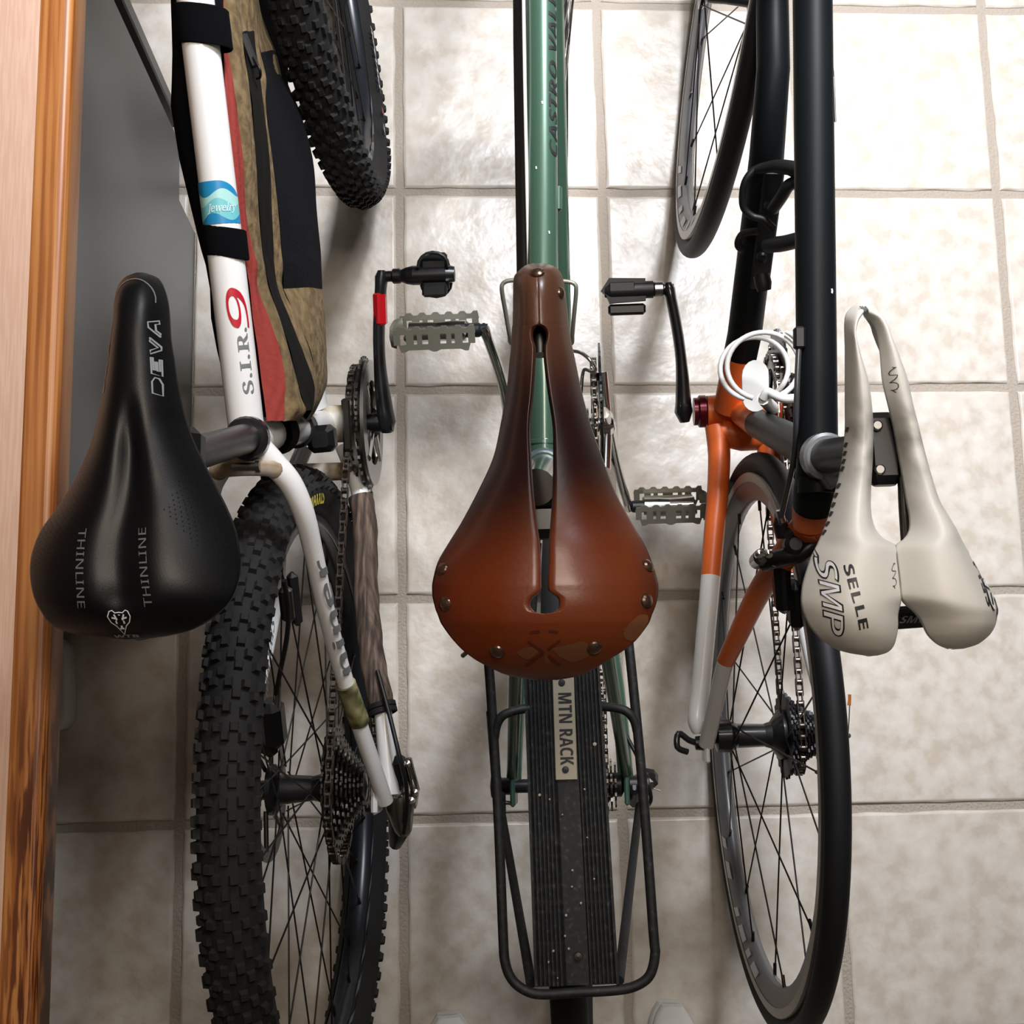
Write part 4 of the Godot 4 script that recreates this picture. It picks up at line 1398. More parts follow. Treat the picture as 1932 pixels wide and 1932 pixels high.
# ------------------------------------------------------------------ bag strapped into the mountain bicycle's frame
func frame_bag(F: Frame, t0: Vector3, td: Vector3) -> void:
	var g := Node3D.new()
	g.name = "frame_bag"
	g.transform = F.xf
	add_child(g)
	tag(g, "tan and black frame bag with red edging strapped under the white bicycle top tube", "bag")
	# rows of the right face: photo row, then columns tube edge / red end / zip start / zip end / panel start / outer edge
	var tab := [[-60, 392, 414, 452, 474, 480, 470], [0, 398, 421, 455, 477, 483, 482], [60, 405, 425, 458, 479, 486, 504], [100, 411, 430, 461, 483, 492, 522], [150, 418, 438, 468, 490, 502, 532], [200, 426, 446, 475, 497, 502, 562], [300, 438, 457, 482, 507, 513, 589], [400, 449, 464, 489, 513, 526, 598], [470, 458, 476, 494, 515, 530, 604], [500, 464, 485, 499, 517, 534, 606], [545, 470, 486, 508, 524, 534, 608], [600, 477, 506, 527, 545, 560, 613], [660, 485, 528, 546, 570, 585, 616], [720, 493, 537, 560, 590, 597, 617], [750, 497, 537, 569, 593, 598, 607], [775, 500, 536, 577, 588, 590, 594], [795, 503, 535, 560, 575, 578, 582]]
	var hs := [0.762, 0.752, 0.715, 0.685, 0.665, 0.50]
	var grid := []
	for r in tab:
		var f := smoothstep(600.0, 795.0, float(r[0]))
		var drop := lerpf(0.0, -0.075, smoothstep(100.0, 760.0, float(r[0])))
		var row := []
		for c in 6:
			var h: float = hs[c] + drop * (1.0 if c < 5 else 0.35)
			if c == 5: h = lerpf(h, 0.44, f)
			if c == 4: h = lerpf(h, 0.52, f)
			row.append(F.px(r[c + 1], r[0], h))
		grid.append(row)
	var strip := func(called: String, c0: int, c1: int, r0: int, r1: int, mt: Material, lift: float, puff: float) -> void:
		var mb := MB.new()
		var rows := []
		for i in range(r0, r1 + 1):
			var row := PackedVector3Array()
			for k in 9:
				var t := k / 8.0 * (c1 - c0) + c0
				var a: Vector3 = grid[i][int(minf(floorf(t), c1 - 1))]
				var b: Vector3 = grid[i][int(minf(floorf(t), c1 - 1)) + 1]
				var p := a.lerp(b, t - minf(floorf(t), c1 - 1))
				var s := sin(PI * k / 8.0)
				row.append(p + Vector3(0.6, 0.8, 0).normalized() * (lift + puff * s + 0.0009 * sin(i * 2.7 + k * 1.3)))
			rows.append(row)
		# finer rows
		var fine := []
		for i in rows.size() - 1:
			for j in 5:
				var row := PackedVector3Array()
				for k in 9:
					var a: Vector3 = rows[maxi(i - 1, 0)][k]
					var b: Vector3 = rows[i][k]
					var c: Vector3 = rows[i + 1][k]
					var d: Vector3 = rows[mini(i + 2, rows.size() - 1)][k]
					row.append(b.cubic_interpolate(c, a, d, j / 5.0))
				fine.append(row)
		fine.append(rows[-1])
		mb.grid(fine, false, false, Vector3(1, 1, 0))
		put(g, called, mb, mt)
	var last := tab.size() - 1
	strip.call("red_edging", 0, 1, 0, last, M.red_cloth, 0.001, 0.0015)
	strip.call("canvas_side", 1, 2, 0, last, M.canvas, 0.0, 0.004)
	strip.call("zipper", 2, 3, 2, last - 1, M.zipper, 0.0012, 0.0005)
	strip.call("canvas_side", 2, 3, 0, 2, M.canvas, 0.0, 0.001)
	strip.call("canvas_side", 3, 4, 0, last, M.canvas, 0.0, 0.001)
	strip.call("canvas_side", 4, 5, 0, 4, M.canvas, 0.0, 0.006)
	strip.call("black_panel", 4, 5, 3, 10, M.black_cloth, 0.0006, 0.006)
	strip.call("canvas_side", 4, 5, 10, last, M.canvas, 0.0, 0.006)
	# left face and underside
	var mb := MB.new()
	var rows := []
	var ledge := [318, 322, 324, 325, 324, 322, 338, 362, 379, 388, 396, 398, 409, 424, 432, 440, 450]
	for i in grid.size():
		var r: Array = grid[i]
		var e: Vector3 = r[5]
		var t: Vector3 = r[0]
		var z := t.z
		var l := F.px(ledge[i], tab[i][0], t.y - 0.028)
		rows.append(PackedVector3Array([Vector3(t.x * 0.2, t.y + 0.004, z), l.lerp(t, 0.35) + Vector3(0, 0.014, 0), l, Vector3(l.x + 0.004 + 0.003 * sin(z * 50.0), lerpf(t.y, e.y, 0.5), lerpf(z, e.z, 0.5)), Vector3(-0.024, lerpf(t.y, e.y, 0.85), lerpf(z, e.z, 0.85)), Vector3(-0.008, e.y - 0.012, e.z), Vector3(lerpf(e.x, 0.0, 0.3), e.y - 0.012, e.z), e]))
	mb.grid(rows, false, false, Vector3(-1, -0.4, 0))
	put(g, "left_side", mb, M.black_cloth)
	# zip pull
	block(g, "zip_pull", along(F.px(470, 95, 0.712), Vector3(0.35, -0.3, 1)), Vector3(0.008, 0.005, 0.034), 0.002, M.black_plastic)
	pipe(g, "pull_cord", curve([F.px(478, 108, 0.712), F.px(490, 130, 0.715), F.px(491, 145, 0.705), F.px(484, 148, 0.70)], 4), 0.0014, M.black_plastic, 6)
	# straps round the tube
	for s in [[372, 48, 0.793, 0.0228, 0.034], [424, 455, 0.742, 0.0198, 0.027]]:
		var p := F.px(s[0], s[1], s[2])
		var a := (p - t0).dot(td)
		var c := t0 + td * a + (Vector3(0.002, -0.004, 0) if s[3] > 0.021 else Vector3(0.001, -0.002, 0))
		var sm := MB.new()
		var rr := []
		for lv in [[-0.5, -0.0012], [-0.46, 0.0], [0.46, 0.0], [0.5, -0.0012]]:
			var ring := PackedVector3Array()
			var up := (Vector3.UP - td * td.y).normalized()
			var rt := td.cross(up) * -1.0
			for k in 28:
				var an := TAU * k / 28
				var rad: float = s[3] + lv[1] + 0.0006 * sin(an * 3.0)
				var o: Vector3 = rt * cos(an) * rad * (1.12 if s[3] > 0.021 and cos(an) < 0 else 1.0) + up * sin(an) * rad
				ring.append(c + o + td * lv[0] * s[4] + td * 0.004 * cos(an))
			rr.append(ring)
		sm.grid(rr, false, true)
		put(g, "strap", sm, M.velcro)

const FRONT_HUB := [Vector2(0.001, -0.05), Vector2(0.007, -0.05), Vector2(0.008, -0.038), Vector2(0.019, -0.036), Vector2(0.019, -0.032), Vector2(0.010, -0.026), Vector2(0.009, 0.0), Vector2(0.010, 0.026), Vector2(0.019, 0.032), Vector2(0.019, 0.036), Vector2(0.008, 0.038), Vector2(0.007, 0.05), Vector2(0.001, 0.05)]

# ------------------------------------------------------------------ green touring bicycle in the middle
func touring_bike() -> void:
	var F := bicycle(0.1925, 0.09, 7.1)
	var b := F.root
	b.name = "touring_bike"
	b.transform = F.xf
	add_child(b)
	tag(b, "green steel bicycle with brown leather saddle and black rear rack, the middle one", "bicycle")
	var bb := Vector3(0, 0.278, -0.445)
	var fr := group(b, "frame")
	var t0 := F.px(1025, 868, 0.815)
	var t1 := F.px(1021, 0, 0.825)
	var td := (t1 - t0).normalized()
	var head := t0 + td * ((-0.86 - t0.z) / td.z)
	var low := Vector3(head.x, 0.655, -0.915)
	frame_tube(fr, "top_tube", [t0, t1, head], 0.0134, M.green_paint)
	var seat := F.px(1026, 886, 0.835)
	frame_tube(fr, "seat_tube", [bb, seat], 0.0143, M.green_paint)
	frame_tube(fr, "down_tube", [bb, low], 0.0155, M.green_paint)
	frame_tube(fr, "head_tube", [low + Vector3(0, -0.03, -0.01), head + (head - low).normalized() * 0.03], 0.018, M.green_paint)
	disc(fr, "bottom_bracket_shell", bb, Vector3.RIGHT, [Vector2(0.001, -0.035), Vector2(0.021, -0.035), Vector2(0.021, 0.035), Vector2(0.001, 0.035)], M.green_paint)
	var sp := (seat - bb).normalized()
	disc(fr, "seat_lug", t0 - td * -0.012, -td, [Vector2(0.0134, -0.004), Vector2(0.0152, -0.003), Vector2(0.0152, 0.0), Vector2(0.0143, 0.001), Vector2(0.0146, 0.012), Vector2(0.0134, 0.013)], M.green_paint)
	disc(fr, "seat_collar", seat - sp * 0.016, sp, [Vector2(0.0143, 0), Vector2(0.0172, 0.0005), Vector2(0.0172, 0.012), Vector2(0.0158, 0.014), Vector2(0.0136, 0.0145)], mat("blue_steel", "8fa0aa", 0.3, 0.8))
	frame_tube(b, "seat_post", [seat - sp * 0.04, seat + sp * 0.13], 0.0134, M.polished)
	var ends := []
	for s in [-1.0, 1.0]:
		var dr := Vector3(s * 0.066, 0.335, -0.004)
		frame_tube(fr, "seat_stay", [Vector3(s * 0.014, 0.79, -0.275), Vector3(s * 0.040, 0.62, -0.185), dr + Vector3(0, 0.02, -0.01)], [0.0078, 0.0078, 0.0066], M.green_paint)
		frame_tube(fr, "chain_stay", curve([bb + Vector3(s * 0.02, 0, 0), Vector3(s * 0.032, 0.288, -0.35), Vector3(s * 0.058, 0.318, -0.12), dr], 4), 0.009, M.green_paint)
		block(fr, "dropout", at(dr + Vector3(0, 0.0, 0.004)), Vector3(0.006, 0.05, 0.045), 0.002, M.green_paint)
	letters(fr, "lettering", "CASTRO VALLEY", tube_chart(t0, t1, 0.0134, (F.px(1042, 118, 0.825) - t0).dot(td), 0.93), 0.175, 0.0105, M.dark_print, "Droid Sans", true, 0.25)
	for v in [[1008, 320, -0.3], [1003, 200, 0.1], [1000, 58, 0.3], [1020, 440, 0.5]]:
		var ch := tube_chart(t0, t1, 0.0134, (F.px(v[0], v[1], 0.83) - t0).dot(td), v[2])
		var cm := MB.new()
		ribbon(cm, [Vector2(-0.0012, 0), Vector2(0.0012, 0.0004)], 0.0012, ch)
		put(fr, "paint_chip", cm, M.white_print)
	# pump under the left of the top tube and the cable above it
	pipe(b, "frame_pump", [F.px(983, -60, 0.80), F.px(984, 80, 0.80), F.px(991, 520, 0.795)], 0.0075, M.black_plastic, 14)
	pipe(b, "brake_cable", curve([F.px(987, -60, 0.833), F.px(990, 150, 0.832), F.px(996, 430, 0.825), F.px(1001, 620, 0.818), F.px(1003, 760, 0.81), F.px(998, 840, 0.80), F.px(1000, 880, 0.79)], 5), 0.0016, M.white_plastic, 8)
	var bolt := F.px(1053, 375, 0.81)
	disc(fr, "cable_stop", bolt, td, [Vector2(0.0001, -0.012), Vector2(0.0035, -0.01), Vector2(0.0035, 0.01), Vector2(0.0001, 0.012)], M.green_paint, 10)
	# bottle cage of bent wire on the down tube
	var cg := group(b, "bottle_cage")
	pipe(cg, "wire", curve([F.px(990, 530, 0.50), F.px(965, 529, 0.50), F.px(950, 534, 0.499), F.px(947, 548, 0.495), F.px(954, 590, 0.475), F.px(961, 630, 0.455), F.px(965, 648, 0.44), F.px(985, 655, 0.43)], 6), 0.0026, M.cage_metal, 8)
	pipe(cg, "wire", curve([F.px(1040, 530, 0.50), F.px(1068, 531, 0.50), F.px(1084, 536, 0.499), F.px(1087, 550, 0.495), F.px(1083, 595, 0.475), F.px(1080, 630, 0.455), F.px(1078, 648, 0.44), F.px(1060, 655, 0.43)], 6), 0.0026, M.cage_metal, 8)
	pipe(cg, "wire", curve([F.px(985, 655, 0.43), F.px(1005, 690, 0.40), F.px(1030, 692, 0.40), F.px(1060, 655, 0.43)], 6), 0.0026, M.cage_metal, 8)
	leather_saddle(F, b)
	# wheels
	var hub := [Vector2(0.001, -0.067), Vector2(0.008, -0.067), Vector2(0.008, -0.045), Vector2(0.012, -0.044), Vector2(0.024, -0.036), Vector2(0.024, -0.032), Vector2(0.012, -0.026), Vector2(0.011, 0.01), Vector2(0.023, 0.017), Vector2(0.023, 0.021), Vector2(0.014, 0.023), Vector2(0.014, 0.06), Vector2(0.001, 0.067)]
	var ws := {"R": 0.340, "w": 0.036, "ro": 0.306, "ri": 0.290, "rw": 0.024, "spokes": 36, "flange": [-0.034, 0.019, 0.022], "hubprof": hub, "tire": M.rubber, "rim": M.steel, "hub": M.worn_black, "spokemat": M.steel_spoke, "cross": 1.2}
	var rx := Transform3D(Basis.IDENTITY, Vector3(0, 0.338, 0.0))
	var rw := wheel(b, "rear_wheel", rx, ws)
	var teeth := [28, 24, 21, 18, 16, 14, 12]
	for i in teeth.size():
		sprocket(rw, "sprocket", Vector3(0.0245 + i * 0.0048, 0, 0), teeth[i], teeth[i] * 0.0127 / TAU, 0.015, M.dark_steel)
	var fs := ws.duplicate()
	fs.hubprof = FRONT_HUB
	fs.flange = [-0.034, 0.034, 0.018]
	wheel(b, "front_wheel", wheel_xf(F.xf, 0.1490, -0.9274, 1.55, 7.4, 0.338), fs)
	for s in [-1.0, 1.0]:
		disc(b, "axle_nut", Vector3(s * 0.070, 0.338, 0), Vector3(s, 0, 0), [Vector2(0.0001, 0), Vector2(0.010, 0.0), Vector2(0.010, 0.010), Vector2(0.013, 0.011), Vector2(0.013, 0.022), Vector2(0.0001, 0.024)], M.worn_black, 12)
	# fork and bars reach past the frame of the picture
	var fk := group(b, "fork")
	var fx := Vector3(0, 0.338, -1.03)
	for s in [-1.0, 1.0]:
		pipe(fk, "blade", curve([Vector3(head.x + s * 0.03, 0.63, -0.925), Vector3(s * 0.055, 0.5, -0.965), Vector3(s * 0.058, 0.345, -1.03)], 5), 0.011, M.green_paint, 12)
	pipe(fk, "crown", [Vector3(head.x - 0.035, 0.632, -0.925), Vector3(head.x + 0.035, 0.632, -0.925)], 0.014, M.green_paint, 12)
	pipe(b, "stem", curve([head + Vector3(0, 0.03, 0.0), head + Vector3(0, 0.10, 0.02), head + Vector3(0, 0.11, -0.07)], 4), 0.0125, M.polished, 12)
	var hb := head + Vector3(0, 0.11, -0.075)
	pipe(b, "handlebar", curve([hb + Vector3(-0.29, 0.02, 0.10), hb + Vector3(-0.12, 0.02, 0.0), hb, hb + Vector3(0.12, 0.02, 0.0), hb + Vector3(0.29, 0.02, 0.10)], 5), 0.0122, M.polished, 12)
	# cranks, rings, pedals
	var ck := group(b, "crankset")
	var cr := Vector3(0.046, 0.278, -0.445)
	sprocket(ck, "chainring", cr + Vector3(-0.0035, 0, 0), 40, 0.081, 0.055, M.dark_steel, 0.0025)
	sprocket(ck, "chainring", cr + Vector3(0.0045, 0, 0), 50, 0.101, 0.058, M.worn_black, 0.0025)
	for i in 5:
		var a := TAU * i / 5 + 0.3
		pipe(ck, "spider_arm", [cr + Vector3(0.010, sin(a) * 0.018, cos(a) * 0.018), cr + Vector3(0.007, sin(a) * 0.066, cos(a) * 0.066)], 0.0075, M.polished, 10)
	disc(ck, "axle", bb, Vector3.RIGHT, [Vector2(0.001, -0.07), Vector2(0.009, -0.07), Vector2(0.009, 0.062), Vector2(0.001, 0.062)], M.steel)
	var pl := F.px(914, 622, 0.43)
	var bl := bb + Vector3(-0.064, 0, 0)
	crank_arm(ck, bl, pl, 0.0125, 0.0085, M.polished, 0.004)
	var bR := bb + Vector3(0.060, 0, 0)
	var pR := Vector3(0.086, bb.y * 2.0 - pl.y, bb.z * 2.0 - pl.z)
	crank_arm(ck, bR, pR, 0.0130, 0.0085, M.polished, -0.002)
	disc(ck, "crank_boss", bR + Vector3(-0.006, 0, 0), Vector3.RIGHT, [Vector2(0.001, 0), Vector2(0.019, 0.0), Vector2(0.018, 0.008), Vector2(0.012, 0.012), Vector2(0.009, 0.012), Vector2(0.009, 0.009), Vector2(0.001, 0.009)], M.polished)
	trap_pedal(b, pl, -1.0)
	trap_pedal(b, pR, 1.0)
	chain(b, chain_path(cr + Vector3(-0.0035, 0, 0), 0.081, Vector3(0.038, 0.338, 0.0), 18 * 0.0127 / TAU, [Vector3(0.040, 0.285, -0.008), Vector3(0.041, 0.262, 0.012), Vector3(0.042, 0.235, 0.03), Vector3(0.042, 0.205, 0.026), Vector3(0.043, 0.195, 0.004)]))
	# front derailleur cage and its cable
	var fd := group(b, "front_derailleur")
	disc(fd, "band", bb.lerp(seat, 0.26), sp, [Vector2(0.0143, -0.01), Vector2(0.018, -0.01), Vector2(0.018, 0.01), Vector2(0.0143, 0.01)], M.polished)
	for s in [-0.005, 0.006]:
		block(fd, "cage_plate", along(Vector3(cr.x + s, 0.375, -0.415), Vector3(0, -0.35, 1)), Vector3(0.0016, 0.020, 0.075), 0.0005, M.polished)
	pipe(fd, "wire_loop", curve([F.px(1077, 662, 0.40), F.px(1095, 665, 0.405), F.px(1112, 678, 0.41), F.px(1123, 695, 0.405), F.px(1119, 702, 0.40), F.px(1104, 697, 0.395), F.px(1099, 708, 0.385), F.px(1096, 742, 0.37)], 5), 0.0022, M.polished, 8)
	# rear derailleur at the right dropout
	var rd := group(b, "rear_derailleur")
	block(rd, "hanger", along(Vector3(0.075, 0.325, 0.010), Vector3(0, -0.9, 0.4)), Vector3(0.012, 0.022, 0.05), 0.004, M.worn_black)
	block(rd, "body", along(Vector3(0.084, 0.300, 0.002), Vector3(-0.4, -0.8, 0.3)), Vector3(0.024, 0.030, 0.055), 0.008, M.worn_black)
	block(rd, "cap", at(Vector3(0.092, 0.330, 0.002)), Vector3(0.012, 0.012, 0.016), 0.004, M.polished)
	for v in [[0.262, 0.012], [0.205, 0.018]]:
		disc(rd, "jockey_wheel", Vector3(0.0415, v[0], v[1]), Vector3.RIGHT, [Vector2(0.003, -0.003), Vector2(0.017, -0.003), Vector2(0.017, 0.003), Vector2(0.003, 0.003)], M.black_plastic, 14)
	block(rd, "cage_plate", along(Vector3(0.047, 0.233, 0.015), Vector3(0, -1, 0.1)), Vector3(0.002, 0.022, 0.085), 0.0008, M.dark_steel)
	pipe(rd, "cable_loop", curve([Vector3(0.066, 0.33, -0.06), Vector3(0.085, 0.345, -0.02), Vector3(0.094, 0.342, 0.015), Vector3(0.088, 0.318, 0.028)], 5), 0.0024, M.black_plastic, 8)
	pipe(rd, "cable_end", [F.px(1232, 1487, 0.33), F.px(1246, 1492, 0.33)], 0.0008, M.steel, 6)
	rear_rack(F, b)

func trap_pedal(b: Node3D, p: Vector3, s: float) -> void:
	var g := group(b, "pedal", at(p, Vector3(-1.0, 0, 0)))
	disc(g, "spindle", Vector3.ZERO, Vector3(s, 0, 0), [Vector2(0.0001, -0.004), Vector2(0.007, -0.004), Vector2(0.007, 0.004), Vector2(0.0085, 0.006), Vector2(0.0085, 0.022), Vector2(0.0001, 0.022)], M.worn_black, 14)
	disc(g, "barrel", Vector3.ZERO, Vector3(s, 0, 0), [Vector2(0.0001, 0.022), Vector2(0.0125, 0.022), Vector2(0.0118, 0.040), Vector2(0.0108, 0.056), Vector2(0.0118, 0.075), Vector2(0.0125, 0.088), Vector2(0.0001, 0.090)], M.polished, 20)
	for d in [-1.0, 1.0]:
		block(g, "wing", at(Vector3(s * 0.056, 0, d * 0.016)), Vector3(0.072, 0.009, 0.026), 0.003, M.polished)
		# toothed cage plate with windows, across the travel direction
		var cx := s * 0.056
		var xf := at(Vector3(cx, 0, d * 0.031), Vector3(0.0, 0, 0))
		var mb := MB.new()
		var top := PackedVector2Array([Vector2(0.048, 0.006), Vector2(-0.048, 0.006)])
		for i in 12:
			var x := -0.048 + 0.096 * (i + 0.5) / 12
			var tall := 0.0032 if i % 2 else 0.0
			top.append(Vector2(x - 0.0025, 0.012 + tall)); top.append(Vector2(x + 0.0025, 0.012 + tall))
		mb.plate(xf, top, 0.0018)
		var bot := PackedVector2Array([Vector2(-0.042, -0.006), Vector2(0.042, -0.006)])
		for i in 9:
			var x := 0.037 - 0.074 * i / 8.0
			var tall := 0.0024 if i % 4 == 0 else 0.0
			bot.append(Vector2(x + 0.002, -0.0125 - tall)); bot.append(Vector2(x - 0.002, -0.0125 - tall))
		mb.plate(xf, bot, 0.0018)
		for v in [[-0.046, 0.008], [-0.030, 0.009], [-0.018, 0.006], [0.0, 0.014], [0.018, 0.006], [0.030, 0.009], [0.046, 0.008]]:
			mb.box(at(Vector3(cx + v[0] * 0.94, 0.0, d * 0.031)), Vector3(v[1], 0.0128, 0.0018), 0.0003)
		put(g, "cage_plate", mb, M.cage_metal)
	# the outer end of the cage closes round the barrel's cap
	var em := MB.new()
	var pts := []
	for v in [[0.100, -0.030], [0.108, -0.020], [0.109, 0.0], [0.108, 0.020], [0.100, 0.030]]: pts.append(Vector3(s * v[0], 0, v[1]))
	em.tube(curve(pts, 4), 0.0105, 4, 0.12, Vector3(s, 0, 0))
	put(g, "cage_end", em, M.cage_metal)

func leather_saddle(F: Frame, b: Node3D) -> void:
	var sd := group(b, "saddle")
	# rim line: row, left, slot left, slot right, right, crest height, drop
	var rim := [[496.5, 1004, 1012, 1012, 1022, 0.985, 0.001], [499, 995, 1012, 1012, 1036, 0.992, 0.004], [506, 984, 1013, 1013, 1051, 1.002, 0.012], [522, 970, 1014, 1014, 1061, 1.009, 0.019], [553, 968, 1016, 1016, 1067, 1.012, 0.023], [590, 967.5, 1017, 1017, 1071, 1.0112, 0.0242], [611, 967, 1017, 1018, 1073, 1.0105, 0.0248], [613, 967, 1011, 1023, 1073, 1.0104, 0.0249], [617, 966, 1004, 1029, 1074, 1.0103, 0.0250], [627, 965.5, 1001, 1034, 1075, 1.0100, 0.0253], [640, 965, 1002, 1033, 1077, 1.0097, 0.0257], [652, 964, 1006, 1029.5, 1079.5, 1.0094, 0.0261], [677, 962, 1006, 1029.5, 1085, 1.0091, 0.0268], [739, 955, 1002, 1037, 1098, 1.009, 0.029], [802, 944, 996, 1046, 1115, 1.011, 0.031], [864, 930, 998, 1047, 1137, 1.014, 0.034], [926, 902, 1002, 1046, 1160, 1.018, 0.037], [988, 869, 1009, 1042, 1193, 1.022, 0.039], [1025, 846, 1014, 1039, 1215, 1.025, 0.039], [1060, 826, 1016, 1038.5, 1230, 1.027, 0.037], [1100, 815.5, 1016.5, 1037, 1242, 1.029, 0.0326], [1112, 815, 1016, 1038, 1242.5, 1.029, 0.0313], [1119, 815.5, 1012, 1045, 1242, 1.029, 0.0305], [1127, 816, 1001, 1056, 1241, 1.029, 0.0296], [1140, 819, 996, 1058, 1238, 1.0288, 0.0282], [1151, 822, 1001, 1054, 1234, 1.0283, 0.0270], [1156, 824, 1012, 1040, 1232, 1.0280, 0.0264], [1158, 825, 1026, 1027, 1231, 1.0279, 0.0262], [1178, 833, 1027, 1027, 1223, 1.026, 0.024], [1217, 863, 1028, 1028, 1191, 1.018, 0.017], [1243, 894, 1028, 1028, 1152, 1.009, 0.010], [1264, 933, 1029, 1029, 1118, 0.999, 0.006], [1276, 964, 1029, 1029, 1092, 0.991, 0.003], [1283, 1008, 1029, 1029, 1050, 0.985, 0.001]]
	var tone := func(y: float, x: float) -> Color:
		# tone by place: nut-brown nose, nearly black waist, reddish rear, darker outer flanks
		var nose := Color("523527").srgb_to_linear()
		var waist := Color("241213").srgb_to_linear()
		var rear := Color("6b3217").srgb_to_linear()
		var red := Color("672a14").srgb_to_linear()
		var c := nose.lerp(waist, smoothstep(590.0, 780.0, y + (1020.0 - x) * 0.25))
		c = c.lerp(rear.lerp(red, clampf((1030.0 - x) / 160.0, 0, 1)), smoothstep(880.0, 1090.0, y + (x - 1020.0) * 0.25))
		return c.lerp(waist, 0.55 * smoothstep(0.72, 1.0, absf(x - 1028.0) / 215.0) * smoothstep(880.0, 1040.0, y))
	for half in 2:
		var P := Pad.new()
		P.fr = F
		P.rows = []
		for r in rim:
			var cen := 1012.0 + 14.0 * smoothstep(520.0, 1000.0, r[0]) + 3.0 * smoothstep(1000.0, 1280.0, r[0])
			if half == 0: P.rows.append([r[0], r[1], r[2], r[5], r[6], 0.0, cen])
			else: P.rows.append([r[0], r[3], r[4], r[5], 0.0, r[6], cen])
		P.mid = true
		P.c = 1.0 if half == 0 else 0.0
		P.p = 2.4
		var mb := MB.new()
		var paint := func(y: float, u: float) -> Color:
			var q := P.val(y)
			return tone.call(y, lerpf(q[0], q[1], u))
		var thin := Vector2(-0.0015, 0.0045)
		var flank := Vector2(0.003, 0.016)
		if half == 0:
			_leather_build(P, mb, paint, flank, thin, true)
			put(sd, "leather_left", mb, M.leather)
		else:
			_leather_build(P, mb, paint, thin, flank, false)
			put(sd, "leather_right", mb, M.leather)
		# rivets
		var rivets := [[836, 1073, 0.0050], [842, 1139, 0.0050], [940, 1228, 0.0052], [1005, 514, 0.0]] if half == 0 else [[1222, 1068, 0.0050], [1219, 1134, 0.0050], [1121, 1223, 0.0052], [1058, 553, 0.0045], [1013.5, 514, 0.0052]]
		for v in rivets:
			if v[2] == 0.0: continue
			var p := P.spot(v[0], v[1], 0.0)
			var nm := (P.spot(v[0], v[1], 0.002) - p).normalized()
			disc(sd, "rivet", p, nm, [Vector2(v[2], -0.001), Vector2(v[2], 0.0003), Vector2(v[2] * 0.9, 0.0012), Vector2(v[2] * 0.6, 0.0021), Vector2(v[2] * 0.25, 0.0026), Vector2(0.0001, 0.0027)], M.copper_rivet, 16)
		# pale scuffs near the tail
		var scuffs := [[[975, 1228], [1000, 1219], [1018, 1222], [1004, 1240], [985, 1240]]] if half == 0 else [[[1040, 1224], [1070, 1217], [1104, 1212], [1112, 1236], [1090, 1248], [1066, 1246]], [[1176, 1188], [1205, 1160], [1222, 1165], [1216, 1186], [1196, 1208], [1178, 1206]], [[1026, 1232], [1038, 1248], [1028, 1252], [1018, 1250]]]
		for sc in scuffs:
			var sm := MB.new()
			var c := Vector2.ZERO
			var loop := []
			for v in sc:
				c += Vector2(v[0], v[1]) / sc.size()
				loop.append(Vector2(v[0], v[1]))
			loop.append(loop[0])
			loop = curve(loop, 5)
			loop.pop_back()
			var rows := []
			for k in 4:
				var row := PackedVector3Array()
				for v in loop:
					var q: Vector2 = c.lerp(v, 0.02 + (0.98 + 0.05 * sin(v.x * 1.7 + v.y)) * k / 3.0)
					row.append(P.spot(q.x, q.y, 0.0003))
				rows.append(row)
			sm.grid(rows, false, true)
			for i in sm.n.size():
				if sm.n[i].y < 0: sm.n[i] = -sm.n[i]
			put(sd, "scuff", sm, M.worn_leather)
		# pressed mark near the tail
		var st := MB.new()
		var cen := Vector2(1027, 1233)
		for v in [[[-34, 22], [30, -24]], [[30, 22], [-30, -24]], [[-26, -40], [-8, -42]], [[8, -42], [26, -40]]]:
			var a := cen + Vector2(v[0][0], v[0][1])
			var e := cen + Vector2(v[1][0], v[1][1])
			var pts := []
			for i in 9:
				var q := a.lerp(e, i / 8.0)
				if (half == 0) == (q.x < 1028.0): pts.append(q)
			if pts.size() > 1: ribbon(st, pts, 5.0, func(x, y): return P.spot(x, y, 0.0004))
		put(sd, "pressed_mark", st, mat("mark_brown", "4a1f10", 0.4))
	# metal frame below the leather
	for s in [-1.0, 1.0]:
		pipe(sd, "rail", curve([Vector3(s * 0.010, 0.975, -0.375), Vector3(s * 0.020, 0.955, -0.32), Vector3(s * 0.022, 0.952, -0.22), Vector3(s * 0.050, 0.965, -0.15)], 4), 0.0036, M.black_metal, 8)
	pipe(sd, "cantle_plate", curve([Vector3(-0.056, 0.975, -0.19), Vector3(-0.052, 0.972, -0.155), Vector3(0.0, 0.968, -0.125), Vector3(0.052, 0.972, -0.155), Vector3(0.056, 0.975, -0.19)], 5), 0.006, M.black_metal, 8)
	disc(sd, "tension_bolt", Vector3(0.002, 0.985, -0.345), Vector3.BACK, [Vector2(0.0001, -0.03), Vector2(0.0075, -0.03), Vector2(0.0075, 0.01), Vector2(0.0001, 0.01)], M.black_metal, 12)
	var cl := F.px(1021, 930, 0.945)
	disc(sd, "rail_clamp", cl, Vector3.RIGHT, [Vector2(0.0001, -0.026), Vector2(0.013, -0.026), Vector2(0.015, -0.02), Vector2(0.013, -0.008), Vector2(0.013, 0.008), Vector2(0.015, 0.02), Vector2(0.013, 0.026), Vector2(0.0001, 0.026)], M.black_gloss, 20)
	block(sd, "clamp_jaw", at(cl + Vector3(0, -0.006, 0.018)), Vector3(0.034, 0.02, 0.03), 0.006, M.black_gloss)
	pipe(sd, "side_loop", [F.px(884, 1228, 0.965), F.px(872, 1238, 0.962)], 0.0016, M.steel, 6)

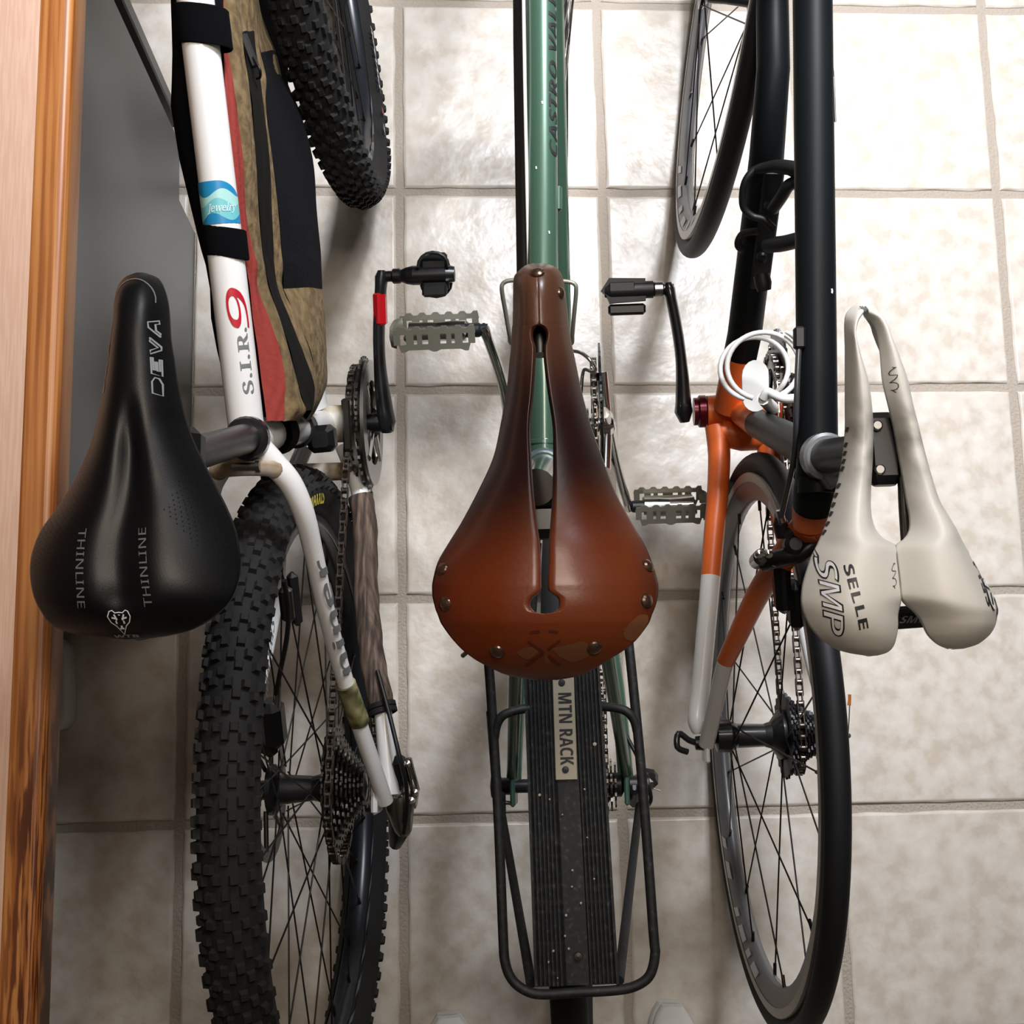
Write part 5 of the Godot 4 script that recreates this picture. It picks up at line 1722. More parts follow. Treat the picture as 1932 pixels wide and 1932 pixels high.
func _leather_build(P: Pad, mb: MB, paint: Callable, skl: Vector2, skr: Vector2, left: bool) -> void:
	var out := []
	var cols := []
	var ys := []
	for i in P.rows.size() - 1:
		var n := 1 if P.rows[i + 1][0] - P.rows[i][0] < 4.0 else (2 if P.rows[i + 1][0] - P.rows[i][0] < 14.0 else 4)
		for j in n: ys.append(lerpf(P.rows[i][0], P.rows[i + 1][0], float(j) / n))
	ys.append(P.rows[-1][0])
	for y in ys:
		var row := PackedVector3Array()
		var cr := []
		for j in 25:
			var a := j / 24.0
			var u := (a * (0.55 + 0.45 * a) if left else 1.0 - (1.0 - a) * (0.55 + 0.45 * (1.0 - a)))
			row.append(P.surf(y, u))
			cr.append(paint.call(y, u))
		var inl := Vector3(row[-1].x - row[0].x, 0, 0).normalized()
		var wid: float = absf(row[-1].x - row[0].x)
		var l0 := row[0]
		var r0 := row[-1]
		# the slot edge turns down by the leather's thickness; where the halves meet they run on flat
		var q := P.val(y)
		var open := clampf(absf((q[1] if left else q[0]) - q[5]) / 4.0 - 0.3, 0.0, 1.0)
		for k in 2:
			var f := 0.5 + 0.5 * k
			var flat := Vector3((0.0006 if left else -0.0006) * f, 0, 0)
			var dl := Vector3(0, -skl.y * f, 0) + inl * minf(skl.x * f, wid * 0.3)
			var dr := Vector3(0, -skr.y * f, 0) - inl * minf(skr.x * f, wid * 0.3)
			row.insert(0, l0 + (dl if left else flat.lerp(dl, open)))
			row.append(r0 + (flat.lerp(dr, open) if left else dr))
			cr.insert(0, cr[0])
			cr.append(cr[-1])
		out.append(row)
		cols.append(cr)
	mb.use_col = true
	mb.grid(out, false, false, Vector3.UP, cols)

func rear_rack(F: Frame, b: Node3D) -> void:
	var g := group(b, "rear_rack")
	var h := 0.728
	var L0 := F.px(986, 1205, h)
	var L1 := F.px(1009, 1862, h)
	var R0 := F.px(1128, 1205, h)
	var R1 := F.px(1168, 1856, h)
	var cl := F.px(1043, 1283, h)
	# ribbed platform: cross-section of narrow ridges swept to the rear
	var mb := MB.new()
	var n := 60
	var rows := []
	for e in 2:
		var a := L0 if e == 0 else L1
		var c := R0 if e == 0 else R1
		var row := PackedVector3Array()
		row.append(a + Vector3(0, -0.014, 0))
		row.append(a + Vector3(0, -0.001, 0))
		for i in n + 1:
			var t := float(i) / n
			var ridge := 0.0012 if i % 3 != 0 else 0.0
			if t > 0.38 and t < 0.665: ridge = -0.0006
			if t < 0.04 or t > 0.96: ridge = 0.0022
			row.append(a.lerp(c, t) + Vector3(0, ridge, 0))
		row.append(c + Vector3(0, -0.001, 0))
		row.append(c + Vector3(0, -0.014, 0))
		rows.append(row)
	for i in rows[0].size() - 1:
		mb.quad(rows[0][i], rows[0][i + 1], rows[1][i + 1], rows[1][i], Vector3(rows[0][i].x * 0.9, 0.5, rows[0][i].z))
	mb.quad(rows[0][0], rows[0][-1], rows[1][-1], rows[1][0], Vector3(0, 2, 0))
	mb.quad(rows[1][0], rows[1][-1], rows[1][-2], rows[1][1], Vector3.ZERO)
	put(g, "platform", mb, M.rack_black)
	# name plate
	var q := [F.px(1041, 1262, h), F.px(1083, 1262, h), F.px(1089, 1470, h), F.px(1049, 1473, h)]
	var cen: Vector3 = (q[0] + q[1] + q[2] + q[3]) / 4.0 + Vector3(0, 0.0012, 0)
	var fwd: Vector3 = ((q[2] + q[3]) - (q[0] + q[1])).normalized()
	var len: float = ((q[2] + q[3]) - (q[0] + q[1])).length() * 0.5
	var wid: float = ((q[1] - q[0]).length() + (q[2] - q[3]).length()) * 0.5
	block(g, "name_plate", along(cen, fwd), Vector3(wid, 0.0016, len), 0.0006, M.plate_metal)
	var side := Vector3.UP.cross(fwd).normalized()
	var chart := func(u: float, w: float) -> Vector3: return cen + fwd * u + side * w + Vector3(0, 0.0012, 0)
	var tmid: Vector3 = F.px(1063, 1375, h) - cen
	var mid := tmid.dot(fwd)
	letters(g, "lettering", "MTN RACK", func(u, w): return chart.call(u + mid, w + 0.001), 0.062, 0.0115, M.dark_print)
	for y in [1288, 1452]:
		var p: Vector3 = F.px(1060 if y < 1300 else 1067, y, h)
		disc(g, "rivet", Vector3(p.x, cen.y + 0.0005, p.z), Vector3.UP, [Vector2(0.0032, 0.0), Vector2(0.0030, 0.0010), Vector2(0.0001, 0.0014)], M.dark_print, 12)
	disc(g, "rivet", F.px(1091, 1805, h + 0.001), Vector3.UP, [Vector2(0.004, -0.001), Vector2(0.0035, 0.001), Vector2(0.0001, 0.0014)], M.dark_steel, 12)
	# dried splashes of paint
	for v in [[1080, 1642, 2.2], [1121, 1658, 2.0], [1103, 1489, 2.0], [1037, 1508, 2.0], [1044, 1794, 2.4], [1073, 1790, 2.4], [1035, 1815, 2.0], [1079, 1673, 2.0], [1018, 1500, 3.0], [1066, 1766, 2.2], [1052, 1845, 1.6], [1068, 1727, 2.6], [1096, 1704, 2.4], [1122, 1404, 4.0], [1108, 1580, 1.6], [1061, 1537, 1.6]]:
		disc(g, "paint_speck", F.px(v[0], v[1], h + 0.0006), Vector3.UP, [Vector2(v[2] * 0.00048, -0.0006), Vector2(v[2] * 0.0004, 0.0010), Vector2(0.0001, 0.0012)], M.plate_metal, 8)
	# side rails joined by the bow at the rear
	var rail := [F.px(905, 1090, h), F.px(921, 1240, h), F.px(932, 1400, h), F.px(941, 1560, h), F.px(949, 1760, h), F.px(953, 1815, h), F.px(966, 1848, h), F.px(990, 1868, h), F.px(1020, 1876, h), F.px(1080, 1873, h), F.px(1165, 1868, h), F.px(1204, 1858, h), F.px(1227, 1838, h), F.px(1236, 1800, h), F.px(1233, 1760, h), F.px(1217, 1540, h), F.px(1205, 1400, h), F.px(1189, 1240, h), F.px(1172, 1090, h)]
	pipe(g, "rail", curve(rail, 5), 0.0043, M.rack_black, 12)
	pipe(g, "brace", curve([F.px(933, 1392, h), F.px(938, 1366, h + 0.002), F.px(952, 1348, h + 0.003), F.px(985, 1338, h), F.px(1003, 1337, h - 0.004)], 5), 0.0040, M.rack_black, 10)
	pipe(g, "brace", curve([F.px(1202, 1380, h), F.px(1196, 1358, h + 0.002), F.px(1180, 1341, h + 0.003), F.px(1150, 1334, h), F.px(1130, 1334, h - 0.004)], 5), 0.0040, M.rack_black, 10)
	for v in [[[1002, 1856], [942, 1508]], [[1168, 1850], [1206, 1520]]]:
		var a := F.px(v[0][0], v[0][1], h - 0.008)
		var e := F.px(v[1][0], v[1][1], 0.36)
		pipe(g, "strut", [a, a.lerp(e, 0.5), e], 0.0045, M.rack_black, 10)
	for v in [[[926, 1345], [935, 1490]], [[1200, 1345], [1213, 1490]]]:
		pipe(g, "strut", [F.px(v[0][0], v[0][1], h - 0.004), F.px(v[1][0], v[1][1], 0.355)], 0.0042, M.rack_black, 10)
	block(g, "strut_foot", at(F.px(949, 1515, 0.35)), Vector3(0.006, 0.014, 0.026), 0.002, M.rack_black)
	pipe(g, "foot_bolt", [F.px(948, 1514, 0.345), F.px(971, 1516, 0.345)], 0.0024, M.steel, 8)
	pipe(g, "front_stay", [F.px(1000, 1210, h), Vector3(-0.014, 0.735, -0.235)], 0.004, M.rack_black, 8)
	pipe(g, "front_stay", [F.px(1118, 1210, h), Vector3(0.014, 0.735, -0.235)], 0.004, M.rack_black, 8)

# ------------------------------------------------------------------ black, orange and white road bicycle on the right
func road_bike() -> void:
	var F := bicycle(0.420, 0.037, 6.3)
	var b := F.root
	b.name = "road_bike"
	b.transform = F.xf
	add_child(b)
	tag(b, "black and orange road bicycle with split white saddle, the rightmost one", "bicycle")
	var bb := Vector3(0, 0.272, -0.412)
	var fr := group(b, "frame")
	var t0 := F.px(1543, 905, 0.768)
	var t1 := F.px(1533, 0, 0.805)
	var td := (t1 - t0).normalized()
	var head := t0 + td * ((-0.83 - t0.z) / td.z)
	var low := Vector3(head.x, 0.60, -0.885)
	frame_tube(fr, "top_tube", [t0 - td * 0.012, t1, head], 0.0178, M.matte_black)
	frame_tube(fr, "head_tube", [low + Vector3(0, -0.03, -0.012), head + (head - low).normalized() * 0.03], 0.022, M.matte_black)
	# down tube: black, orange near the bottom bracket
	var d0 := F.px(1376, 770, 0.292)
	var d1 := F.px(1405, 630, 0.372)
	var d2 := F.px(1446, 300, 0.555)
	var dm := d0.lerp(d1, 0.72)
	frame_tube(fr, "down_tube", [d0, dm], [0.0200, 0.0208], M.orange_paint)
	var d3 := F.px(1459, 130, 0.640)
	frame_tube(fr, "down_tube", [dm, d1, d2, d3, low], [0.0208, 0.0208, 0.0190, 0.0172, 0.0172], M.matte_black)
	# seat tube
	var seat := F.px(1552, 862, 0.785)
	var s1 := F.px(1432, 800, 0.40)
	frame_tube(fr, "seat_tube", [bb, s1], 0.0172, M.orange_paint)
	frame_tube(fr, "seat_tube", [s1, seat], 0.0172, M.matte_black)
	disc(fr, "bottom_bracket_shell", bb, Vector3.RIGHT, [Vector2(0.001, -0.042), Vector2(0.020, -0.042), Vector2(0.021, -0.02), Vector2(0.021, 0.02), Vector2(0.020, 0.042), Vector2(0.001, 0.042)], M.orange_paint)
	for s in [-1.0, 1.0]:
		disc(fr, "bearing_cup", bb + Vector3(s * 0.042, 0, 0), Vector3(s, 0, 0), [Vector2(0.001, 0), Vector2(0.019, 0), Vector2(0.021, 0.002), Vector2(0.021, 0.010), Vector2(0.018, 0.012), Vector2(0.018, 0.017), Vector2(0.001, 0.017)], M.burgundy)
	var cross := F.px(1420, 760, 0.34)
	# seat stays grow from one orange yoke
	var y0 := F.px(1535, 935, 0.745)
	var y1 := F.px(1532, 985, 0.715)
	frame_tube(fr, "seat_cluster", [F.px(1543, 870, 0.776), F.px(1539, 925, 0.752), F.px(1536, 955, 0.738)], [0.0180, 0.0194, 0.0190], M.matte_black)
	frame_tube(fr, "stay_yoke", [y0, y0.lerp(y1, 0.5), y1], [0.0175, 0.0186, 0.0182], M.orange_paint, 0.85, Vector3.UP)
	var st := [F.px(1512, 1005, 0.69), F.px(1478, 1052, 0.645), F.px(1432, 1118, 0.58), F.px(1392, 1200, 0.51), F.px(1369, 1248, 0.465)]
	var st2 := [st[4], F.px(1356, 1300, 0.425), F.px(1341, 1370, 0.372), F.px(1333, 1405, 0.348)]
	var w1 := []
	for i in 21: w1.append(lerpf(0.0155, 0.0098, i / 20.0))
	frame_tube(fr, "seat_stay", curve([y1] + st, 4), w1, M.orange_paint, 0.75, Vector3.UP)
	frame_tube(fr, "seat_stay", curve(st2, 4), 0.0094, M.white_paint, 0.8, Vector3.UP)
	var cx := func(p: Vector3) -> Vector3: return Vector3(-p.x + 0.004, p.y, p.z)
	var sR := []
	for p in st: sR.append(cx.call(p))
	var sR2 := []
	for p in st2: sR2.append(cx.call(p))
	frame_tube(fr, "seat_stay", curve([y1] + sR, 4), w1, M.orange_paint, 0.75, Vector3.UP)
	frame_tube(fr, "seat_stay", curve(sR2, 4), 0.0094, M.white_paint, 0.8, Vector3.UP)
	# chain stays
	var c1 := [F.px(1352, 805, 0.275), F.px(1357, 860, 0.278), F.px(1354, 930, 0.284), F.px(1347, 1010, 0.292), F.px(1341, 1088, 0.300)]
	var c2 := [c1[4], F.px(1333, 1180, 0.310), F.px(1323, 1290, 0.322), F.px(1315, 1350, 0.330), F.px(1316, 1385, 0.332)]
	var cr_ := []
	for i in 17: cr_.append(lerpf(0.0150, 0.0122, i / 16.0))
	frame_tube(fr, "chain_stay", curve(c1, 4), cr_, M.orange_paint)
	frame_tube(fr, "chain_stay", curve(c2, 4), [0.0122, 0.0122, 0.012, 0.0119, 0.0118, 0.0118, 0.0117, 0.0116, 0.0115, 0.0114, 0.0114, 0.0113, 0.0112, 0.0110, 0.0095, 0.0075, 0.005], M.white_paint)
	var d1r := []
	for p in c1: d1r.append(cx.call(p))
	var d2r := []
	for p in c2: d2r.append(cx.call(p))
	frame_tube(fr, "chain_stay", curve(d1r, 4), cr_, M.orange_paint)
	frame_tube(fr, "chain_stay", curve(d2r, 4), 0.0115, M.white_paint)
	frame_tube(fr, "chain_stay_bridge", [F.px(1360, 815, 0.272), F.px(1400, 822, 0.274), F.px(1462, 822, 0.278)], [0.018, 0.020, 0.018], M.orange_paint)
	for s in [-1.0, 1.0]:
		block(fr, "dropout", at(Vector3(s * 0.068, 0.333, 0.006)), Vector3(0.006, 0.042, 0.05), 0.002, M.white_paint)
	var chip := tube_chart(t0, t1, 0.0178, (F.px(1577, 552, 0.79) - t0).dot(td), 0.7)
	var cm := MB.new()
	ribbon(cm, [Vector2(-0.002, 0.0005), Vector2(0, 0), Vector2(0.002, 0.0005)], 0.0022, chip)
	put(fr, "paint_chip", cm, M.white_print)
	# seat post, clamp and saddle
	var ptop := F.px(1662, 850, 0.925)
	var pd := (ptop - seat).normalized()
	frame_tube(b, "seat_post", [seat - pd * 0.05, ptop], 0.0150, M.worn_black)
	var col := group(b, "seat_collar")
	disc(col, "band", seat + pd * 0.002, pd, [Vector2(0.0150, 0.012), Vector2(0.0178, 0.012), Vector2(0.0205, 0.010), Vector2(0.0205, -0.002), Vector2(0.0172, -0.004)], M.grey_alloy, 28)
	block(col, "ear", along(F.px(1558, 898, 0.790), pd), Vector3(0.012, 0.024, 0.014), 0.003, M.grey_alloy)
	disc(col, "bolt", F.px(1537, 890, 0.782), Vector3(1, 0, 0.3), [Vector2(0.0001, -0.006), Vector2(0.0055, -0.006), Vector2(0.0055, 0.006), Vector2(0.0001, 0.008)], M.polished, 10)
	var hd := group(b, "post_head")
	var hc := F.px(1664, 848, 0.920)
	block(hd, "cradle", along(hc, Vector3(0, 0.03, 1)), Vector3(0.028, 0.020, 0.056), 0.006, M.black_metal)
	for v in [[1655, 803], [1660, 886]]:
		disc(hd, "bolt", F.px(v[0], v[1], 0.932), Vector3.UP, [Vector2(0.0042, -0.004), Vector2(0.0042, 0.001), Vector2(0.003, 0.002), Vector2(0.0001, 0.002)], M.steel, 10)
	split_saddle(F, b)
	# wheels with deep rims
	var hub := [Vector2(0.001, -0.068), Vector2(0.009, -0.068), Vector2(0.009, -0.058), Vector2(0.0185, -0.056), Vector2(0.0195, -0.040), Vector2(0.0175, -0.036), Vector2(0.0145, -0.032), Vector2(0.0135, 0.000), Vector2(0.016, 0.008), Vector2(0.024, 0.014), Vector2(0.030, 0.019), Vector2(0.030, 0.023), Vector2(0.018, 0.025), Vector2(0.017, 0.06), Vector2(0.001, 0.066)]
	var ws := {"R": 0.3365, "w": 0.0265, "ro": 0.313, "ri": 0.279, "rw": 0.0236, "spokes": 20, "flange": [-0.038, 0.020, 0.017], "hubprof": hub, "tire": M.road_rubber, "rim": M.rim_grey, "hub": M.black_gloss, "spokemat": M.spoke, "cross": 0.85, "belly": 0.80, "nose": 0.5, "track": M.brake_track, "phase": 0.35}
	var rw := wheel(b, "rear_wheel", wheel_xf(F.xf, 0.3835, 0.037, -0.3, 2.9, 0.3365), ws)
	for v in [[103, 6.0], [112, 3.0], [118, 6.0], [127, 3.0], [139, 5.0], [148, 3.0], [-60, 6.0], [-48, 6.0]]:
		rim_mark(rw, 0.2945, -0.0107, v[0], v[1], 0.0145, M.white_print, 1.2, -0.16)
	var teeth := [25, 23, 21, 19, 17, 16, 15, 14, 13, 12]
	for i in teeth.size():
		sprocket(rw, "sprocket", Vector3(0.0245 + i * 0.0038, 0, 0), teeth[i], teeth[i] * 0.0127 / TAU, 0.016, M.worn_black)
	var fx := wheel_xf(F.xf, 0.3851, -0.9120, 7.73, 1.92, 0.3365)
	var fs := ws.duplicate()
	fs.phase = 0.1
	fs.hubprof = FRONT_HUB
	fs.flange = [-0.034, 0.034, 0.016]
	var fw := wheel(b, "front_wheel", fx, fs)
	for v in [[92, 5.0], [101, 5.0], [110, 3.0], [120, 7.0], [133, 4.0], [143, 6.0], [155, 3.0]]:
		rim_mark(fw, 0.2945, -0.0107, v[0], v[1], 0.0145, M.white_print, 1.4, -0.16)
	# quick release
	var qr := group(b, "quick_release")
	disc(qr, "nut", Vector3(-0.070, 0.334, 0.008), Vector3.LEFT, [Vector2(0.0001, 0), Vector2(0.009, 0), Vector2(0.008, 0.010), Vector2(0.0001, 0.012)], M.black_metal, 14)
	pipe(qr, "lever", curve([Vector3(-0.078, 0.334, 0.008), Vector3(-0.088, 0.337, 0.004), Vector3(-0.100, 0.340, -0.004), Vector3(-0.102, 0.342, 0.012), Vector3(-0.090, 0.338, 0.018)], 4), 0.0038, M.black_gloss, 10)
	# fork, stem and bars beyond the frame of the picture
	var fk := group(b, "fork")
	for s in [-0.052, 0.052]:
		pipe(fk, "blade", curve([head.lerp(low, 1.15) + Vector3(s * 0.6, -0.02, -0.01), fx * Vector3(s, 0.16, 0.03), fx * Vector3(s, 0.01, 0)], 5), 0.0115, M.matte_black, 12)
	pipe(fk, "crown", [head.lerp(low, 1.15) + Vector3(-0.034, -0.018, -0.01), head.lerp(low, 1.15) + Vector3(0.034, -0.018, -0.01)], 0.016, M.matte_black, 12)
	var hb := head + Vector3(0, 0.07, -0.10)
	pipe(b, "stem", [head + Vector3(0, 0.05, 0.01), hb], 0.016, M.matte_black, 12)
	pipe(b, "handlebar", curve([hb + Vector3(-0.20, -0.12, 0.02), hb + Vector3(-0.205, -0.06, -0.08), hb + Vector3(-0.20, 0.0, -0.06), hb + Vector3(-0.17, 0.003, 0.0), hb, hb + Vector3(0.17, 0.003, 0.0), hb + Vector3(0.20, 0.0, -0.06), hb + Vector3(0.205, -0.06, -0.08), hb + Vector3(0.20, -0.12, 0.02)], 5), 0.0135, M.black_plastic, 12)
	# cranks, rings, pedals, chain
	var ck := group(b, "crankset")
	var cr := Vector3(0.044, 0.272, -0.412)
	sprocket(ck, "chainring", cr + Vector3(-0.003, 0, 0), 34, 0.069, 0.052, M.dark_steel, 0.0025)
	sprocket(ck, "chainring", cr + Vector3(0.0045, 0, 0), 50, 0.101, 0.055, M.worn_black, 0.003)
	for i in 5:
		var a := TAU * i / 5 + 0.5
		pipe(ck, "spider_arm", [cr + Vector3(0.010, sin(a) * 0.018, cos(a) * 0.018), cr + Vector3(0.006, sin(a) * 0.062, cos(a) * 0.062)], 0.008, M.black_gloss, 10)
	for i in 10:
		var a := TAU * i / 10 + 0.1
		disc(ck, "shift_pin", cr + Vector3(0.001, sin(a) * 0.084, cos(a) * 0.084), Vector3.RIGHT, [Vector2(0.0001, -0.003), Vector2(0.0025, -0.0025), Vector2(0.0025, 0.001)], M.polished, 8)
	var pl := F.px(1262, 545, 0.318)
	var bl := bb + Vector3(-0.072, 0, 0)
	crank_arm(ck, bl, pl, 0.0165, 0.0105, M.black_gloss, 0.005)
	var br_ := bb + Vector3(0.070, 0, 0)
	crank_arm(ck, br_, Vector3(0.082, bb.y * 2.0 - pl.y, bb.z * 2.0 - pl.z), 0.0165, 0.0105, M.black_gloss, -0.004)
	clip_pedal(b, pl, -1.0)
	clip_pedal(b, Vector3(0.082, bb.y * 2.0 - pl.y, bb.z * 2.0 - pl.z), 1.0)
	chain(b, chain_path(cr + Vector3(-0.003, 0, 0), 0.069, Vector3(0.040, 0.3365, 0.006), 19 * 0.0127 / TAU, [Vector3(0.042, 0.285, -0.004), Vector3(0.043, 0.262, 0.014), Vector3(0.044, 0.238, 0.032), Vector3(0.044, 0.205, 0.028), Vector3(0.045, 0.195, 0.004)]))
	var rd := group(b, "rear_derailleur")
	block(rd, "body", along(Vector3(0.078, 0.305, 0.012), Vector3(-0.3, -0.9, 0.2)), Vector3(0.022, 0.028, 0.05), 0.007, M.black_metal)
	disc(rd, "barrel_adjuster", Vector3(0.083, 0.318, 0.024), Vector3(0.4, 0.1, 1), [Vector2(0.0001, -0.008), Vector2(0.005, -0.008), Vector2(0.006, 0.004), Vector2(0.003, 0.010), Vector2(0.0001, 0.010)], M.worn_black, 10)
	for v in [[0.262, 0.014], [0.205, 0.018]]:
		disc(rd, "jockey_wheel", Vector3(0.0445, v[0], v[1]), Vector3.RIGHT, [Vector2(0.003, -0.003), Vector2(0.017, -0.003), Vector2(0.017, 0.003), Vector2(0.003, 0.003)], M.black_plastic, 14)
	block(rd, "cage_plate", along(Vector3(0.050, 0.233, 0.016), Vector3(0, -1, 0.1)), Vector3(0.002, 0.022, 0.085), 0.0008, M.black_metal)
	for v in [[1600, 1388], [1596, 1400]]:
		disc(rd, "clamp_bolt", F.px(v[0], v[1], 0.310), Vector3.UP, [Vector2(0.0032, -0.003), Vector2(0.0032, 0.002), Vector2(0.0001, 0.003)], M.polished, 10)
	pipe(rd, "cable_end", curve([F.px(1600, 1386, 0.31), F.px(1602, 1355, 0.315), F.px(1603, 1330, 0.318)], 3), 0.0007, M.steel, 6)
	pipe(rd, "cable_tip", [F.px(1602, 1331, 0.318), F.px(1603, 1320, 0.319), F.px(1603, 1310, 0.320)], [0.0022, 0.0019, 0.0020], M.orange_tip, 10)
	var fd := group(b, "front_derailleur")
	block(fd, "mount", along(bb.lerp(seat, 0.27) + Vector3(0.022, 0, 0.012), seat - bb), Vector3(0.022, 0.026, 0.034), 0.005, M.black_metal)
	for s in [-0.006, 0.007]:
		block(fd, "cage_plate", along(Vector3(cr.x + s, 0.368, -0.395), Vector3(0, -0.35, 1)), Vector3(0.0016, 0.018, 0.075), 0.0005, M.dark_steel)
	pipe(fd, "cable", curve([bb.lerp(seat, 0.27) + Vector3(0.026, -0.01, 0.02), F.px(1478, 900, 0.36), F.px(1476, 860, 0.38), F.px(1470, 840, 0.37)], 4), 0.0016, M.steel, 6)
	# rear brake and the cable that feeds it
	var rb := group(b, "rear_brake")
	var bc := F.px(1502, 1050, 0.675)
	pipe(rb, "arm", curve([F.px(1440, 1062, 0.668), F.px(1475, 1052, 0.682), F.px(1510, 1044, 0.688), F.px(1540, 1028, 0.690), F.px(1575, 1060, 0.68)], 5), 0.0085, M.black_metal, 12)
	pipe(rb, "arm", curve([F.px(1484, 1014, 0.690), F.px(1503, 1002, 0.695), F.px(1525, 1010, 0.695), F.px(1545, 1026, 0.69)], 5), 0.0062, M.worn_black, 12)
	disc(rb, "pivot", F.px(1499, 1028, 0.692), Vector3.UP, [Vector2(0.010, -0.012), Vector2(0.010, 0.004), Vector2(0.006, 0.008), Vector2(0.0001, 0.008)], M.worn_black, 16)
	disc(rb, "pivot", F.px(1437, 1052, 0.672), Vector3.UP, [Vector2(0.008, -0.03), Vector2(0.0085, 0.004), Vector2(0.006, 0.009), Vector2(0.0001, 0.010)], M.black_gloss, 16)
	for v in [[1432, 1046, 0.685], [1462, 1062, 0.68], [1450, 1046, 0.684]]:
		disc(rb, "bolt", F.px(v[0], v[1], v[2]), Vector3.UP, [Vector2(0.0042, -0.004), Vector2(0.0040, 0.002), Vector2(0.0001, 0.0035)], M.polished, 10)
	block(rb, "pad_holder", along(F.px(1475, 1105, 0.625), Vector3(0.1, -0.5, 1)), Vector3(0.016, 0.024, 0.056), 0.006, M.black_gloss)
	block(rb, "pad_holder", along(F.px(1500, 1140, 0.60), Vector3(0.1, -0.5, 1)), Vector3(0.014, 0.026, 0.05), 0.005, M.black_plastic)
	disc(rb, "barrel_adjuster", F.px(1473, 990, 0.690), Vector3(-0.2, 0.4, -1), [Vector2(0.0001, -0.012), Vector2(0.0062, -0.012), Vector2(0.007, 0.002), Vector2(0.004, 0.008), Vector2(0.0001, 0.009)], M.black_plastic, 12)
	disc(rb, "ferrule", F.px(1474, 978, 0.697), Vector3(-0.2, 0.4, -1), [Vector2(0.0001, -0.004), Vector2(0.0036, -0.004), Vector2(0.0036, 0.008), Vector2(0.0001, 0.008)], M.polished, 10)
	pipe(rb, "housing", curve([F.px(1474, 975, 0.70), F.px(1484, 930, 0.720), F.px(1495, 880, 0.745), F.px(1501, 820, 0.772), F.px(1503, 760, 0.785), F.px(1505, 700, 0.790), F.px(1508, 640, 0.792)], 5), 0.0026, mat("housing_grey", "54575b", 0.25, 0.5), 10)
	block(rb, "cable_stop", along(F.px(1508, 638, 0.792), td), Vector3(0.010, 0.010, 0.020), 0.002, M.black_plastic)
	pipe(rb, "noodle", curve([F.px(1568, 0, 0.800), F.px(1562, 60, 0.798), F.px(1566, 85, 0.797), F.px(1573, 150, 0.795), F.px(1576, 230, 0.792)], 5), 0.0009, M.steel, 6)
	cages(F, b, bb, seat, d1, d2)

func clip_pedal(b: Node3D, p: Vector3, s: float) -> void:
	var g := group(b, "pedal", at(p, Vector3(0.25, 0, 0)))
	disc(g, "spindle", Vector3.ZERO, Vector3(s, 0, 0), [Vector2(0.0001, -0.006), Vector2(0.0065, -0.006), Vector2(0.0065, 0.006), Vector2(0.010, 0.008), Vector2(0.010, 0.018), Vector2(0.0085, 0.020), Vector2(0.0001, 0.021)], M.steel, 16)
	disc(g, "barrel", Vector3.ZERO, Vector3(s, 0, 0), [Vector2(0.0001, 0.018), Vector2(0.011, 0.020), Vector2(0.011, 0.074), Vector2(0.008, 0.082), Vector2(0.0001, 0.083)], M.black_plastic, 16)
	var mb := MB.new()
	var pl := PackedVector2Array([Vector2(s * 0.030, -0.014), Vector2(s * 0.076, -0.016), Vector2(s * 0.087, 0.000), Vector2(s * 0.080, 0.006), Vector2(s * 0.076, 0.016), Vector2(s * 0.030, 0.014)])
	mb.plate(Transform3D(Basis(Vector3.RIGHT, PI / 2), Vector3.ZERO), pl, 0.014)
	put(g, "body", mb, M.black_plastic)
	block(g, "rear_jaw", at(Vector3(s * 0.054, -0.004, 0.024)), Vector3(0.048, 0.016, 0.014), 0.003, M.black_metal)
	block(g, "front_plate", at(Vector3(s * 0.060, 0.009, -0.004)), Vector3(0.032, 0.004, 0.012), 0.001, M.worn_black)

